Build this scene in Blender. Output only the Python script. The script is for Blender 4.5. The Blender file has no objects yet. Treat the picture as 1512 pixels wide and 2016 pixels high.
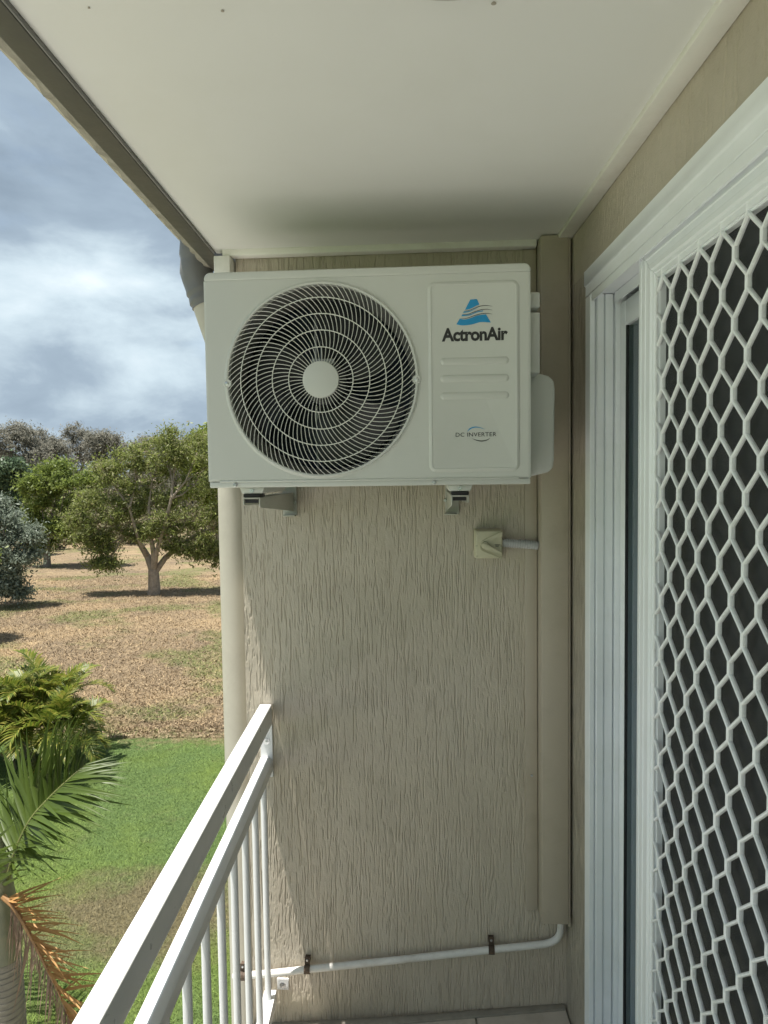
import bpy, bmesh, math, random
import numpy as np
from mathutils import Vector, Matrix

# ------------------------------------------------------------------ camera, world, sun, exposure
scene = bpy.context.scene
COL = scene.collection
F = 1430.0                                   # focal length in photo pixels (1512 x 2016)
EYE = np.array([0.0, 0.0, 1.69])
_f = np.array([25.0, 78.0, -F]); _f /= np.linalg.norm(_f)
_u = np.array([-0.0127, 1.0, 0.0]); _u -= _f * (_u @ _f); _u /= np.linalg.norm(_u)
_r = np.cross(_f, _u)
RC = np.array([_r, _f, _u])                  # camera axes -> world
cam_d = bpy.data.cameras.new('camera')
cam_d.sensor_fit = 'VERTICAL'; cam_d.sensor_height = 24.0; cam_d.lens = 24.0 * F / 2016.0
cam_d.clip_start = 0.05; cam_d.clip_end = 3000
cam = bpy.data.objects.new('camera', cam_d); COL.objects.link(cam)
M4 = Matrix([list(RC[i]) + [EYE[i]] for i in range(3)] + [[0, 0, 0, 1]])
cam.matrix_world = M4
scene.camera = cam

SUN = Vector((-0.205, -0.085, 1.0)).normalized()      # direction towards the sun
world = bpy.data.worlds.new('World'); scene.world = world; world.use_nodes = True
nt = world.node_tree; nt.nodes.clear()
def wn(t, **k):
    n = nt.nodes.new(t)
    for a, b in k.items(): setattr(n, a, b)
    return n
def ramp(tree, fac, stops, interp='LINEAR'):
    n = tree.nodes.new('ShaderNodeValToRGB'); n.color_ramp.interpolation = interp
    el = n.color_ramp.elements
    while len(el) < len(stops): el.new(0.5)
    for e, (p, c) in zip(el, stops):
        e.position = p; e.color = (c, c, c, 1) if isinstance(c, (int, float)) else (*c, 1)
    tree.links.new(fac, n.inputs[0]); return n.outputs[0]
def mth(tree, op, a, b=None, c=None, clamp=False):
    n = tree.nodes.new('ShaderNodeMath'); n.operation = op; n.use_clamp = clamp
    for i, v in enumerate((a, b, c)):
        if v is None: continue
        if isinstance(v, (int, float)): n.inputs[i].default_value = v
        else: tree.links.new(v, n.inputs[i])
    return n.outputs[0]
def mixc(tree, fac, a, b, mode='MIX'):
    n = tree.nodes.new('ShaderNodeMix'); n.data_type = 'RGBA'; n.blend_type = mode
    if isinstance(fac, (int, float)): n.inputs[0].default_value = fac
    else: tree.links.new(fac, n.inputs[0])
    for i, v in ((6, a), (7, b)):
        if isinstance(v, tuple): n.inputs[i].default_value = (*v, 1) if len(v) == 3 else v
        else: tree.links.new(v, n.inputs[i])
    return n.outputs[2]
sky = wn('ShaderNodeTexSky', sky_type='NISHITA', sun_disc=False)
sky.sun_elevation = math.asin(SUN.z); sky.sun_rotation = math.atan2(SUN.x, SUN.y)
sky.altitude = 20; sky.air_density = 1.0; sky.dust_density = 1.6; sky.ozone_density = 1.0
tc = wn('ShaderNodeTexCoord'); sep = wn('ShaderNodeSeparateXYZ'); nt.links.new(tc.outputs['Generated'], sep.inputs[0])
zc = mth(nt, 'MAXIMUM', sep.outputs[2], 0.0)
den = mth(nt, 'ADD', zc, 0.16)
cmb = wn('ShaderNodeCombineXYZ'); nt.links.new(sep.outputs[0], cmb.inputs[0]); nt.links.new(sep.outputs[1], cmb.inputs[1])
nt.links.new(mth(nt, 'MULTIPLY', sep.outputs[2], 2.1), cmb.inputs[2])
def wnoise(scale, detail, rough, off, dist=0.0):
    mp = wn('ShaderNodeMapping'); mp.inputs['Location'].default_value = off
    nt.links.new(cmb.outputs[0], mp.inputs[0])
    n = wn('ShaderNodeTexNoise'); n.inputs['Scale'].default_value = scale; n.inputs['Detail'].default_value = detail
    n.inputs['Roughness'].default_value = rough; n.inputs['Distortion'].default_value = dist
    nt.links.new(mp.outputs[0], n.inputs[0]); return n.outputs[0]
big = wnoise(2.6, 7, 0.5, (2.3, 1.2, 0.4), 0.25)
fine = wnoise(5.2, 9, 0.56, (5.1, 8.4, 0.2), 0.25)
cover = ramp(nt, big, [(0.28, 0.6), (0.44, 1.0)])
# cloud tone: thick grey bases higher up, bright sunlit flanks lower down the sky
elev = ramp(nt, sep.outputs[2], [(0.0, 0.50), (0.06, 0.44), (0.12, 0.56), (0.24, 0.62), (0.31, 0.31), (0.60, 0.38), (1.0, 0.6)])
tone = mth(nt, 'ADD', mth(nt, 'MULTIPLY', mth(nt, 'SUBTRACT', fine, 0.5), 1.0), elev)
tone = mth(nt, 'ADD', tone, mth(nt, 'MULTIPLY', mth(nt, 'SUBTRACT', big, 0.5), 0.25))
cloud = ramp(nt, tone, [(0.16, (1.35, 1.75, 2.2)), (0.42, (1.95, 2.45, 2.95)), (0.64, (3.3, 3.95, 4.35)), (0.95, (4.9, 5.4, 5.65))])
skyc = mixc(nt, cover, sky.outputs[0], cloud)
bg = wn('ShaderNodeBackground'); bg.inputs[1].default_value = 0.085
nt.links.new(skyc, bg.inputs[0])
out = wn('ShaderNodeOutputWorld'); nt.links.new(bg.outputs[0], out.inputs[0])

sun_d = bpy.data.lights.new('sun', 'SUN'); sun_d.energy = 4.0; sun_d.angle = math.radians(0.53); sun_d.color = (1.0, 0.95, 0.87)
sun_o = bpy.data.objects.new('sun', sun_d); COL.objects.link(sun_o); sun_o.location = (-6, -2, 30)
sun_o.rotation_euler = SUN.to_track_quat('Z', 'Y').to_euler()
scene.view_settings.view_transform = 'Standard'; scene.view_settings.look = 'None'
scene.view_settings.gamma = 1.0; scene.view_settings.use_curve_mapping = False
scene.view_settings.exposure = 1.3
scene.render.engine = 'CYCLES'
scene.cycles.max_bounces = 10; scene.cycles.diffuse_bounces = 6; scene.cycles.transparent_max_bounces = 12

# ------------------------------------------------------------------ pixel -> place helpers
def ray(x, y): return RC @ np.array([x - 756.0, 1008.0 - y, -F])
def onX(x, y, X): d = ray(x, y); return EYE + d * (X / d[0])
def onY(x, y, Y): d = ray(x, y); return EYE + d * (Y / d[1])
def onZ(x, y, Z): d = ray(x, y); return EYE + d * ((Z - EYE[2]) / d[2])
WA = math.radians(2.5); WD = 2.28            # the end wall stands a little askew
EU = np.array([math.cos(WA), -math.sin(WA), 0]); EN = np.array([-math.sin(WA), -math.cos(WA), 0])
def onW(x, y, w=0.0):
    d = ray(x, y); P = np.array([0, WD, 0]) + EN * w
    p = EYE + d * (((P - EYE) @ EN) / (d @ EN))
    return (float((p - np.array([0, WD, 0])) @ EU), float(p[2]))
def W3(x, y, w): u, z = onW(x, y, w); return (u, -w, z)      # wall frame: x along wall, -y out of the wall, z up
WALLM = Matrix.Translation((0, WD, 0)) @ Matrix.Rotation(-WA, 4, 'Z')
GZ = EYE[2] - 4.7                            # lawn level
rng = np.random.default_rng(7); random.seed(7)

# ------------------------------------------------------------------ object helpers
def tag(o, label=None, cat=None, group=None, kind=None):
    if label: o['label'] = label
    if cat: o['category'] = cat
    if group: o['group'] = group
    if kind: o['kind'] = kind
    return o
def link(o, parent=None):
    COL.objects.link(o)
    if parent is not None: o.parent = parent
    return o
def empty(name, mat4=None):
    o = bpy.data.objects.new(name, None); o.empty_display_size = 0.1; link(o)
    if mat4 is not None: o.matrix_world = mat4
    return o
class MB:
    def __init__(s): s.v = []; s.f = []
    def add(s, vs, fs):
        b = len(s.v); s.v += [tuple(map(float, v)) for v in vs]; s.f += [tuple(b + i for i in f) for f in fs]; return s
    def box(s, x0, x1, y0, y1, z0, z1):
        if x0 > x1: x0, x1 = x1, x0
        if y0 > y1: y0, y1 = y1, y0
        if z0 > z1: z0, z1 = z1, z0
        return s.add([(x0,y0,z0),(x1,y0,z0),(x1,y1,z0),(x0,y1,z0),(x0,y0,z1),(x1,y0,z1),(x1,y1,z1),(x0,y1,z1)],
                     [(0,3,2,1),(4,5,6,7),(0,1,5,4),(1,2,6,5),(2,3,7,6),(3,0,4,7)])
    def tube(s, path, rad, n=8, caps=True, up=(0.3, 0.2, 1)):
        P = [np.array(p, float) for p in path]; m = len(P)
        if isinstance(rad, (int, float)): rad = [rad] * m
        rings = []; prev = None
        for i in range(m):
            t = P[min(i+1, m-1)] - P[max(i-1, 0)]; t /= (np.linalg.norm(t) + 1e-12)
            a = np.array(up, float) if prev is None else prev
            a = a - t * (a @ t)
            if np.linalg.norm(a) < 1e-5: a = np.array([1.0, 0.1, 0]) - t * (np.array([1.0, 0.1, 0]) @ t)
            a /= np.linalg.norm(a); prev = a; b = np.cross(t, a)
            rings.append([P[i] + rad[i] * (a * math.cos(k*2*math.pi/n) + b * math.sin(k*2*math.pi/n)) for k in range(n)])
        vs = [q for r in rings for q in r]; fs = []
        for i in range(m-1):
            for k in range(n):
                k2 = (k+1) % n; fs.append((i*n+k, i*n+k2, (i+1)*n+k2, (i+1)*n+k))
        if caps: fs.append(tuple(range(n-1, -1, -1))); fs.append(tuple((m-1)*n+k for k in range(n)))
        return s.add(vs, fs)
    def prism(s, poly, axis, a0, a1):
        """poly: list of 2D points in the two other axes (x,z for 'y'; x,y for 'z'; y,z for 'x')"""
        n = len(poly)
        def p3(p, a): return {'y': (p[0], a, p[1]), 'z': (p[0], p[1], a), 'x': (a, p[0], p[1])}[axis]
        vs = [p3(p, a0) for p in poly] + [p3(p, a1) for p in poly]
        fs = [tuple(range(n)), tuple(range(2*n-1, n-1, -1))] + [(i, i+n, (i+1) % n + n, (i+1) % n) for i in range(n)]
        return s.add(vs, fs)
    def lathe(s, prof, n=48, c=(0, 0, 0), axis='y', close=False, sweep=None):
        """prof: (radius, along) pairs turned about axis through c; 'y': along runs along -y"""
        vs = []; m = len(prof)
        for i in range(n):
            a = 2*math.pi*i/n
            for r, h in prof:
                if axis == 'y': vs.append((c[0] + r*math.cos(a), c[1] - h, c[2] + r*math.sin(a)))
                elif axis == 'z': vs.append((c[0] + r*math.cos(a), c[1] + r*math.sin(a), c[2] + h))
                else: vs.append((c[0] + h, c[1] + r*math.cos(a), c[2] + r*math.sin(a)))
        fs = []
        mm = m if close else m-1
        for i in range(n):
            i2 = (i+1) % n
            for j in range(mm):
                j2 = (j+1) % m; fs.append((i*m+j, i2*m+j, i2*m+j2, i*m+j2))
        return s.add(vs, fs)
    def build(s, name, mat, parent=None, bevel=0, seg=2, smooth=None, org=None, kind=None):
        me = bpy.data.meshes.new(name)
        vs = s.v if org is None else [(v[0]-org[0], v[1]-org[1], v[2]-org[2]) for v in s.v]
        me.from_pydata(vs, [], s.f)
        bm = bmesh.new(); bm.from_mesh(me)
        bmesh.ops.recalc_face_normals(bm, faces=bm.faces)
        if bevel:
            ed = [e for e in bm.edges if len(e.link_faces) == 2 and e.calc_face_angle(0) > 0.5]
            bmesh.ops.bevel(bm, geom=ed, offset=bevel, segments=seg, profile=0.5, affect='EDGES', clamp_overlap=True)
        bm.to_mesh(me); bm.free()
        if smooth is None: smooth = bool(bevel)
        if smooth:
            me.polygons.foreach_set('use_smooth', [True]*len(me.polygons))
            me.set_sharp_from_angle(angle=math.radians(40))
        me.materials.append(mat)
        o = bpy.data.objects.new(name, me); link(o, parent)
        if kind: o['kind'] = kind
        return o
def np_mesh(name, V, Fq, mat, parent=None, smooth=False, kind=None):
    """fast mesh from arrays; Fq has k columns"""
    me = bpy.data.meshes.new(name); k = Fq.shape[1]
    me.vertices.add(len(V)); me.vertices.foreach_set('co', np.ascontiguousarray(V, np.float32).ravel())
    me.loops.add(Fq.size); me.loops.foreach_set('vertex_index', np.ascontiguousarray(Fq, np.int32).ravel())
    me.polygons.add(len(Fq)); me.polygons.foreach_set('loop_start', np.arange(0, Fq.size, k, dtype=np.int32))
    me.update(calc_edges=True); me.validate()
    if smooth: me.polygons.foreach_set('use_smooth', [True]*len(me.polygons))
    me.materials.append(mat)
    o = bpy.data.objects.new(name, me); link(o, parent)
    if kind: o['kind'] = kind
    return o
def dup(o, name, parent=None):
    c = o.copy(); c.name = name; link(c); c.parent = parent; return c
def text_mb(s, width=None, height=None, bold=0.0, space=1.0):
    cu = bpy.data.curves.new('lettering', 'FONT'); cu.body = s; cu.size = 1.0; cu.offset = bold; cu.space_character = space; cu.resolution_u = 3
    ob = bpy.data.objects.new('lettering', cu); COL.objects.link(ob)
    bpy.context.view_layer.update()
    me = bpy.data.meshes.new_from_object(ob.evaluated_get(bpy.context.evaluated_depsgraph_get()))
    v = np.array([q.co[:] for q in me.vertices]); f = [tuple(p.vertices) for p in me.polygons]
    bpy.data.objects.remove(ob); bpy.data.curves.remove(cu); bpy.data.meshes.remove(me)
    mn = v.min(0); mx = v.max(0); v = v - mn; d = mx - mn
    v[:, 0] *= width/d[0]; v[:, 1] *= height/d[1]
    return v, f

# ------------------------------------------------------------------ materials
def new_mat(name):
    m = bpy.data.materials.new(name); m.use_nodes = True; t = m.node_tree
    return m, t, t.nodes['Principled BSDF'], t.nodes['Material Output']
def noise(t, vec, scale, detail=3, rough=0.55, dist=0.0):
    n = t.nodes.new('ShaderNodeTexNoise'); n.inputs['Scale'].default_value = scale; n.inputs['Detail'].default_value = detail
    n.inputs['Roughness'].default_value = rough; n.inputs['Distortion'].default_value = dist
    if vec is not None: t.links.new(vec, n.inputs['Vector'])
    return n.outputs[0]
def coord(t, which='Object', scale=None, rot=None):
    c = t.nodes.new('ShaderNodeTexCoord') if which != 'Position' else t.nodes.new('ShaderNodeNewGeometry')
    o = c.outputs[which]
    if scale or rot:
        mp = t.nodes.new('ShaderNodeMapping')
        if scale: mp.inputs['Scale'].default_value = scale
        if rot: mp.inputs['Rotation'].default_value = rot
        t.links.new(o, mp.inputs[0]); o = mp.outputs[0]
    return o
def bump(t, bsdf, h, dist=0.002, strength=1.0):
    b = t.nodes.new('ShaderNodeBump'); b.inputs['Distance'].default_value = dist; b.inputs['Strength'].default_value = strength
    t.links.new(h, b.inputs['Height']); t.links.new(b.outputs[0], bsdf.inputs['Normal'])
def paint(name, col, rough=0.5, var=0.06, vscale=6.0, bdist=0.0003, bscale=250.0, metal=0.0, dirt=None, dirt_amt=0.0, dscale=9.0, stretch=None, spec=0.5):
    m, t, b, o = new_mat(name); v = coord(t, 'Position', scale=stretch)
    n1 = noise(t, v, vscale, 5, 0.6)
    lo = tuple(c*(1-var) for c in col); hi = tuple(min(1, c*(1+var)) for c in col)
    c = ramp(t, n1, [(0.3, lo), (0.7, hi)])
    if dirt:
        n2 = noise(t, v, dscale, 8, 0.7, 0.3)
        c = mixc(t, mth(t, 'MULTIPLY', ramp(t, n2, [(0.50, 0.0), (0.72, 1.0)]), dirt_amt), c, dirt)
    t.links.new(c, b.inputs['Base Color'])
    r = mth(t, 'ADD', mth(t, 'MULTIPLY', mth(t, 'SUBTRACT', noise(t, v, vscale*4, 4), 0.5), 0.25), rough)
    t.links.new(r, b.inputs['Roughness']); b.inputs['Metallic'].default_value = metal
    b.inputs['Specular IOR Level'].default_value = spec
    if bdist: bump(t, b, noise(t, v, bscale, 3), bdist)
    return m
def leafmat(name, cols, trans=0.35, rough=0.5, spec=0.4):
    m, t, b, o = new_mat(name)
    g = t.nodes.new('ShaderNodeNewGeometry')
    n = len(cols)
    v = coord(t, 'Position'); nn = noise(t, v, 0.9, 2)
    fac = mth(t, 'ADD', mth(t, 'MULTIPLY', g.outputs['Random Per Island'], 0.65), mth(t, 'MULTIPLY', nn, 0.38))
    c = ramp(t, fac, [(0.12 + 0.76*i/max(1, n-1), cols[i]) for i in range(n)])
    t.links.new(c, b.inputs['Base Color']); b.inputs['Roughness'].default_value = rough; b.inputs['Specular IOR Level'].default_value = spec
    tr = t.nodes.new('ShaderNodeBsdfTranslucent'); t.links.new(c, tr.inputs[0])
    mx = t.nodes.new('ShaderNodeMixShader'); mx.inputs[0].default_value = trans
    t.links.new(b.outputs[0], mx.inputs[1]); t.links.new(tr.outputs[0], mx.inputs[2]); t.links.new(mx.outputs[0], o.inputs[0])
    return m

M = {}
WALLC = (0.50, 0.445, 0.36)
def render_mat(name, bumpy):
    m, t, b, o = new_mat(name); v = coord(t, 'Position')
    big_ = noise(t, v, 2.2, 6, 0.65); mid = noise(t, v, 14, 6, 0.7)
    c = ramp(t, big_, [(0.28, tuple(x*0.86 for x in WALLC)), (0.5, WALLC), (0.75, (0.50, 0.455, 0.38))])
    c = mixc(t, mth(t, 'MULTIPLY', ramp(t, mid, [(0.48, 0.0), (0.75, 1.0)]), 0.28), c, (0.36, 0.315, 0.245))
    vs = coord(t, 'Position', scale=(40, 40, 3))
    c = mixc(t, mth(t, 'MULTIPLY', ramp(t, noise(t, vs, 1.0, 5, 0.7), [(0.52, 0.0), (0.78, 1.0)]), 0.22), c, (0.51, 0.475, 0.40))
    t.links.new(c, b.inputs['Base Color']); b.inputs['Roughness'].default_value = 0.36; b.inputs['Specular IOR Level'].default_value = 0.5
    h = noise(t, v, 260, 5, 0.65)
    if bumpy:
        st = coord(t, 'Position', scale=(160, 160, 14)); n2 = noise(t, st, 1.0, 4, 0.6, 0.6)
        h = mth(t, 'ADD', h, mth(t, 'MULTIPLY', ramp(t, n2, [(0.50, 1.0), (0.60, 0.0)]), 1.6))
        bump(t, b, h, 0.0022)
    else: bump(t, b, h, 0.0012)
    return m
M['render'] = render_mat('rendered_wall', False)
M['render_bump'] = render_mat('rendered_wall_rough', True)
M['ceiling'] = paint('ceiling_paint', (0.75, 0.75, 0.72), 0.55, 0.02, 1.4, 0.0002, 420, dirt=(0.55, 0.53, 0.45), dirt_amt=0.10, dscale=2.2)
M['trim'] = paint('trim_paint', (0.80, 0.79, 0.74), 0.45, 0.04, 5, 0.0003, 150, dirt=(0.5, 0.47, 0.38), dirt_amt=0.25)
M['beam'] = paint('beam_paint', (0.085, 0.082, 0.07), 0.5, 0.08, 7, 0.0004, 120, dirt=(0.12, 0.105, 0.08), dirt_amt=0.3)
M['angle'] = paint('grey_angle', (0.22, 0.215, 0.205), 0.5, 0.08, 9, 0.0003, 90)
M['fascia'] = paint('fascia_render', (0.30, 0.28, 0.235), 0.7, 0.15, 60, 0.004, 45, dirt=(0.16, 0.145, 0.115), dirt_amt=0.7, dscale=40, stretch=(1, 0.5, 1))
M['ac'] = paint('air_conditioner_enamel', (0.59, 0.60, 0.565), 0.38, 0.015, 3, 0.00008, 500, dirt=(0.58, 0.58, 0.52), dirt_amt=0.12, dscale=5)
M['wire'] = paint('grille_wire_enamel', (0.74, 0.75, 0.69), 0.4, 0.02, 5, 0)
M['black'] = paint('dark_plastic', (0.018, 0.021, 0.026), 0.45, 0.2, 20, 0.0002, 100)
M['fan'] = paint('fan_plastic', (0.016, 0.018, 0.021), 0.4, 0.15, 15, 0.0002, 100)
M['motor'] = paint('motor_steel', (0.30, 0.31, 0.31), 0.4, 0.1, 20, 0.0002, 100, metal=0.5)
M['shroud'] = paint('shroud_steel', (0.13, 0.13, 0.125), 0.4, 0.1, 20, 0.0002, 100)
M['coil'] = paint('coil_fins', (0.03, 0.045, 0.075), 0.5, 0.3, 30, 0.001, 300, stretch=(1, 1, 0.05))
M['ink'] = paint('dark_print', (0.022, 0.022, 0.024), 0.4, 0.05, 10, 0)
M['blue'] = paint('blue_print', (0.012, 0.27, 0.56), 0.4, 0.03, 10, 0)
M['steel'] = paint('zinc_screw', (0.55, 0.56, 0.57), 0.3, 0.1, 60, 0.0002, 300, metal=0.9)
M['bracket'] = paint('bracket_powdercoat', (0.46, 0.46, 0.41), 0.4, 0.04, 12, 0.0002, 300)
M['rubber'] = paint('rubber_pad', (0.012, 0.012, 0.013), 0.6, 0.2, 30, 0.0003, 100)
M['iso'] = paint('switch_plastic', (0.56, 0.53, 0.39), 0.42, 0.05, 20, 0.0002, 200, dirt=(0.32, 0.30, 0.2), dirt_amt=0.25, dscale=25)
M['conduit'] = paint('grey_conduit', (0.44, 0.45, 0.46), 0.45, 0.05, 20, 0.0001, 200)
M['duct'] = paint('duct_enamel', (0.44, 0.39, 0.315), 0.42, 0.035, 3, 0.0003, 180, dirt=(0.24, 0.2, 0.14), dirt_amt=0.3, dscale=4)
M['pvc'] = paint('white_pipe', (0.70, 0.69, 0.66), 0.4, 0.05, 8, 0.0003, 150, dirt=(0.4, 0.36, 0.3), dirt_amt=0.4, dscale=14)
M['rust'] = paint('rusty_saddle', (0.10, 0.07, 0.05), 0.7, 0.4, 60, 0.0006, 200, metal=0.3)
M['down'] = paint('downpipe_paint', (0.50, 0.47, 0.40), 0.5, 0.06, 4, 0.0004, 90, dirt=(0.34, 0.31, 0.25), dirt_amt=0.3, dscale=6)
M['tape'] = paint('duct_tape', (0.17, 0.167, 0.165), 0.45, 0.08, 14, 0.0006, 60)
M['white'] = paint('railing_powdercoat', (0.74, 0.75, 0.76), 0.32, 0.03, 6, 0.0002, 300, dirt=(0.55, 0.53, 0.5), dirt_amt=0.25, dscale=12)
M['alu'] = paint('door_frame_powdercoat', (0.86, 0.89, 0.92), 0.35, 0.03, 5, 0.0002, 300, dirt=(0.5, 0.49, 0.45), dirt_amt=0.12, dscale=8)
M['mesh'] = paint('diamond_grille_coat', (0.87, 0.89, 0.91), 0.36, 0.05, 20, 0.0004, 160, dirt=(0.35, 0.34, 0.32), dirt_amt=0.35, dscale=40)
M['bead'] = paint('black_gasket', (0.02, 0.02, 0.022), 0.5, 0.1, 30, 0)
M['tile'] = paint('floor_tile_glaze', (0.50, 0.45, 0.385), 0.4, 0.10, 5, 0.0006, 60, dirt=(0.30, 0.26, 0.2), dirt_amt=0.45, dscale=18)
M['grout'] = paint('grout', (0.27, 0.25, 0.21), 0.85, 0.15, 30, 0.001, 120)
M['room'] = paint('room_paint', (0.30, 0.29, 0.27), 0.7, 0.04, 2, 0)
M['curtain'] = paint('curtain_cloth', (0.30, 0.31, 0.32), 0.8, 0.1, 20, 0.0004, 300)
M['light'] = paint('light_fitting', (0.50, 0.49, 0.46), 0.4, 0.03, 9, 0)
M['mark'] = paint('scuff', (0.36, 0.33, 0.27), 0.7, 0.2, 60, 0.0004, 100)
# fly screen: a dark fine weave that lets some light through
m, t, b, o = new_mat('fly_screen')
b.inputs['Base Color'].default_value = (0.042, 0.045, 0.048, 1); b.inputs['Roughness'].default_value = 0.55
tr = t.nodes.new('ShaderNodeBsdfTransparent'); mx = t.nodes.new('ShaderNodeMixShader'); mx.inputs[0].default_value = 0.72
bump(t, b, noise(t, coord(t, 'Position'), 900, 2), 0.0004)
t.links.new(tr.outputs[0], mx.inputs[1]); t.links.new(b.outputs[0], mx.inputs[2]); t.links.new(mx.outputs[0], o.inputs[0]); M['fly'] = m
# tinted window glass
m, t, b, o = new_mat('tinted_glass')
gl = t.nodes.new('ShaderNodeBsdfGlossy'); gl.inputs['Roughness'].default_value = 0.015; gl.inputs[0].default_value = (0.9, 0.94, 0.97, 1)
tr = t.nodes.new('ShaderNodeBsdfTransparent'); tr.inputs[0].default_value = (0.70, 0.75, 0.77, 1)
fr = t.nodes.new('ShaderNodeFresnel'); fr.inputs[0].default_value = 1.45
mx = t.nodes.new('ShaderNodeMixShader'); t.links.new(fr.outputs[0], mx.inputs[0]); t.links.new(tr.outputs[0], mx.inputs[1]); t.links.new(gl.outputs[0], mx.inputs[2])
t.links.new(mx.outputs[0], o.inputs[0]); M['glass'] = m

# ground: dry open field with a watered lawn strip beside the building
def ground_mat(name, blades=False):
    m, t, b, o = new_mat(name); v = coord(t, 'Position')
    s = t.nodes.new('ShaderNodeSeparateXYZ'); t.links.new(v, s.inputs[0])
    n_l = noise(t, v, 0.55, 6, 0.6); n_m = noise(t, v, 2.0, 6, 0.7); n_s = noise(t, v, 9.0, 6, 0.75); n_f = noise(t, v, 42.0, 4, 0.7)
    n_x = noise(t, v, 0.16, 4, 0.6)
    # field
    f1 = ramp(t, n_s, [(0.30, (0.16, 0.122, 0.083)), (0.50, (0.24, 0.182, 0.118)), (0.66, (0.36, 0.275, 0.175))])
    f2 = ramp(t, n_f, [(0.32, (0.145, 0.112, 0.075)), (0.52, (0.235, 0.178, 0.115)), (0.70, (0.38, 0.29, 0.185))])
    fc = mixc(t, 0.5, f1, f2)
    fc = mixc(t, mth(t, 'MULTIPLY', ramp(t, n_x, [(0.45, 0.0), (0.62, 1.0)]), 0.5), fc, (0.42, 0.31, 0.18))
    fc = mixc(t, mth(t, 'MULTIPLY', ramp(t, n_l, [(0.50, 0.0), (0.62, 1.0)]), 0.6), fc, (0.165, 0.13, 0.092))
    fc = mixc(t, mth(t, 'MULTIPLY', ramp(t, n_m, [(0.52, 0.0), (0.68, 1.0)]), 0.5), fc, (0.46, 0.35, 0.215))
    gr = ramp(t, n_f, [(0.3, (0.085, 0.105, 0.035)), (0.7, (0.165, 0.20, 0.07))])
    gmask = mth(t, 'MULTIPLY', ramp(t, n_s, [(0.36, 0.0), (0.58, 1.0)]), ramp(t, noise(t, v, 0.34, 4, 0.6), [(0.50, 0.0), (0.60, 0.95)]))
    fc = mixc(t, gmask, fc, gr)
    # lawn
    lg = ramp(t, n_f, [(0.28, (0.080, 0.130, 0.046)), (0.5, (0.120, 0.185, 0.062)), (0.74, (0.18, 0.25, 0.088))])
    lg = mixc(t, mth(t, 'MULTIPLY', ramp(t, n_l, [(0.46, 0.0), (0.66, 1.0)]), 0.5), lg, (0.18, 0.24, 0.045))
    br = ramp(t, n_f, [(0.3, (0.115, 0.095, 0.062)), (0.7, (0.25, 0.20, 0.13))])
    dx = mth(t, 'MULTIPLY', mth(t, 'ADD', s.outputs[0], 2.75), 0.62); dy = mth(t, 'MULTIPLY', mth(t, 'ADD', s.outputs[1], -7.55), 0.95)
    r2 = mth(t, 'SQRT', mth(t, 'ADD', mth(t, 'MULTIPLY', dx, dx), mth(t, 'MULTIPLY', dy, dy)))
    r2 = mth(t, 'ADD', r2, mth(t, 'MULTIPLY', mth(t, 'SUBTRACT', n_m, 0.5), 1.3))
    pm = ramp(t, r2, [(0.45, 0.85), (1.05, 0.0)])
    pm2 = mth(t, 'MULTIPLY', ramp(t, n_m, [(0.56, 0.0), (0.75, 1.0)]), 0.35)
    lg = mixc(t, mth(t, 'MAXIMUM', pm, pm2), lg, br)
    e = mth(t, 'ADD', mth(t, 'MULTIPLY', s.outputs[0], 0.08), s.outputs[1])
    e = mth(t, 'ADD', e, mth(t, 'MULTIPLY', mth(t, 'SUBTRACT', n_s, 0.5), 2.0)); e = mth(t, 'ADD', e, mth(t, 'MULTIPLY', mth(t, 'SUBTRACT', n_m, 0.5), 1.2))
    lm = mth(t, 'SUBTRACT', 12.75, e); lm = mth(t, 'MULTIPLY', lm, 1.3, clamp=True)
    c = mixc(t, lm, fc, lg)
    if blades:
        g = t.nodes.new('ShaderNodeNewGeometry')
        c = mixc(t, 1.0, c, ramp(t, g.outputs['Random Per Island'], [(0.0, (0.75, 0.75, 0.75)), (1.0, (1.45, 1.4, 1.3))]), 'MULTIPLY')
    t.links.new(c, b.inputs['Base Color']); b.inputs['Roughness'].default_value = 0.9; b.inputs['Specular IOR Level'].default_value = 0.15
    if not blades:
        bump(t, b, mth(t, 'ADD', n_f, mth(t, 'MULTIPLY', n_s, 1.5)), 0.05)
    return m
M['ground'] = ground_mat('dry_grass_ground'); M['blades'] = ground_mat('grass_blades', True)
M['litter'] = leafmat('straw_litter', [(0.20, 0.155, 0.10), (0.31, 0.24, 0.155), (0.44, 0.35, 0.23)], 0.1, 0.8, 0.1)
M['bark'] = paint('pale_bark', (0.30, 0.245, 0.19), 0.85, 0.25, 9, 0.01, 30, dirt=(0.12, 0.09, 0.07), dirt_amt=0.6, dscale=5)
M['bark_dark'] = paint('grey_bark', (0.17, 0.15, 0.125), 0.9, 0.25, 9, 0.01, 30)
M['palm_bark'] = paint('palm_bark', (0.20, 0.185, 0.15), 0.8, 0.18, 12, 0.003, 60, dirt=(0.13, 0.115, 0.085), dirt_amt=0.6, dscale=11, stretch=(1, 1, 3))
M['shaft'] = paint('palm_crownshaft', (0.14, 0.145, 0.085), 0.45, 0.15, 6, 0.001, 40, dirt=(0.22, 0.17, 0.09), dirt_amt=0.5, dscale=6)

XW_ = 0.519
M['concrete'] = paint('bounce_paving_concrete', (0.45, 0.44, 0.415), 0.85, 0.1, 2, 0.002, 60, dirt=(0.33, 0.30, 0.26), dirt_amt=0.4, dscale=3)
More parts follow.
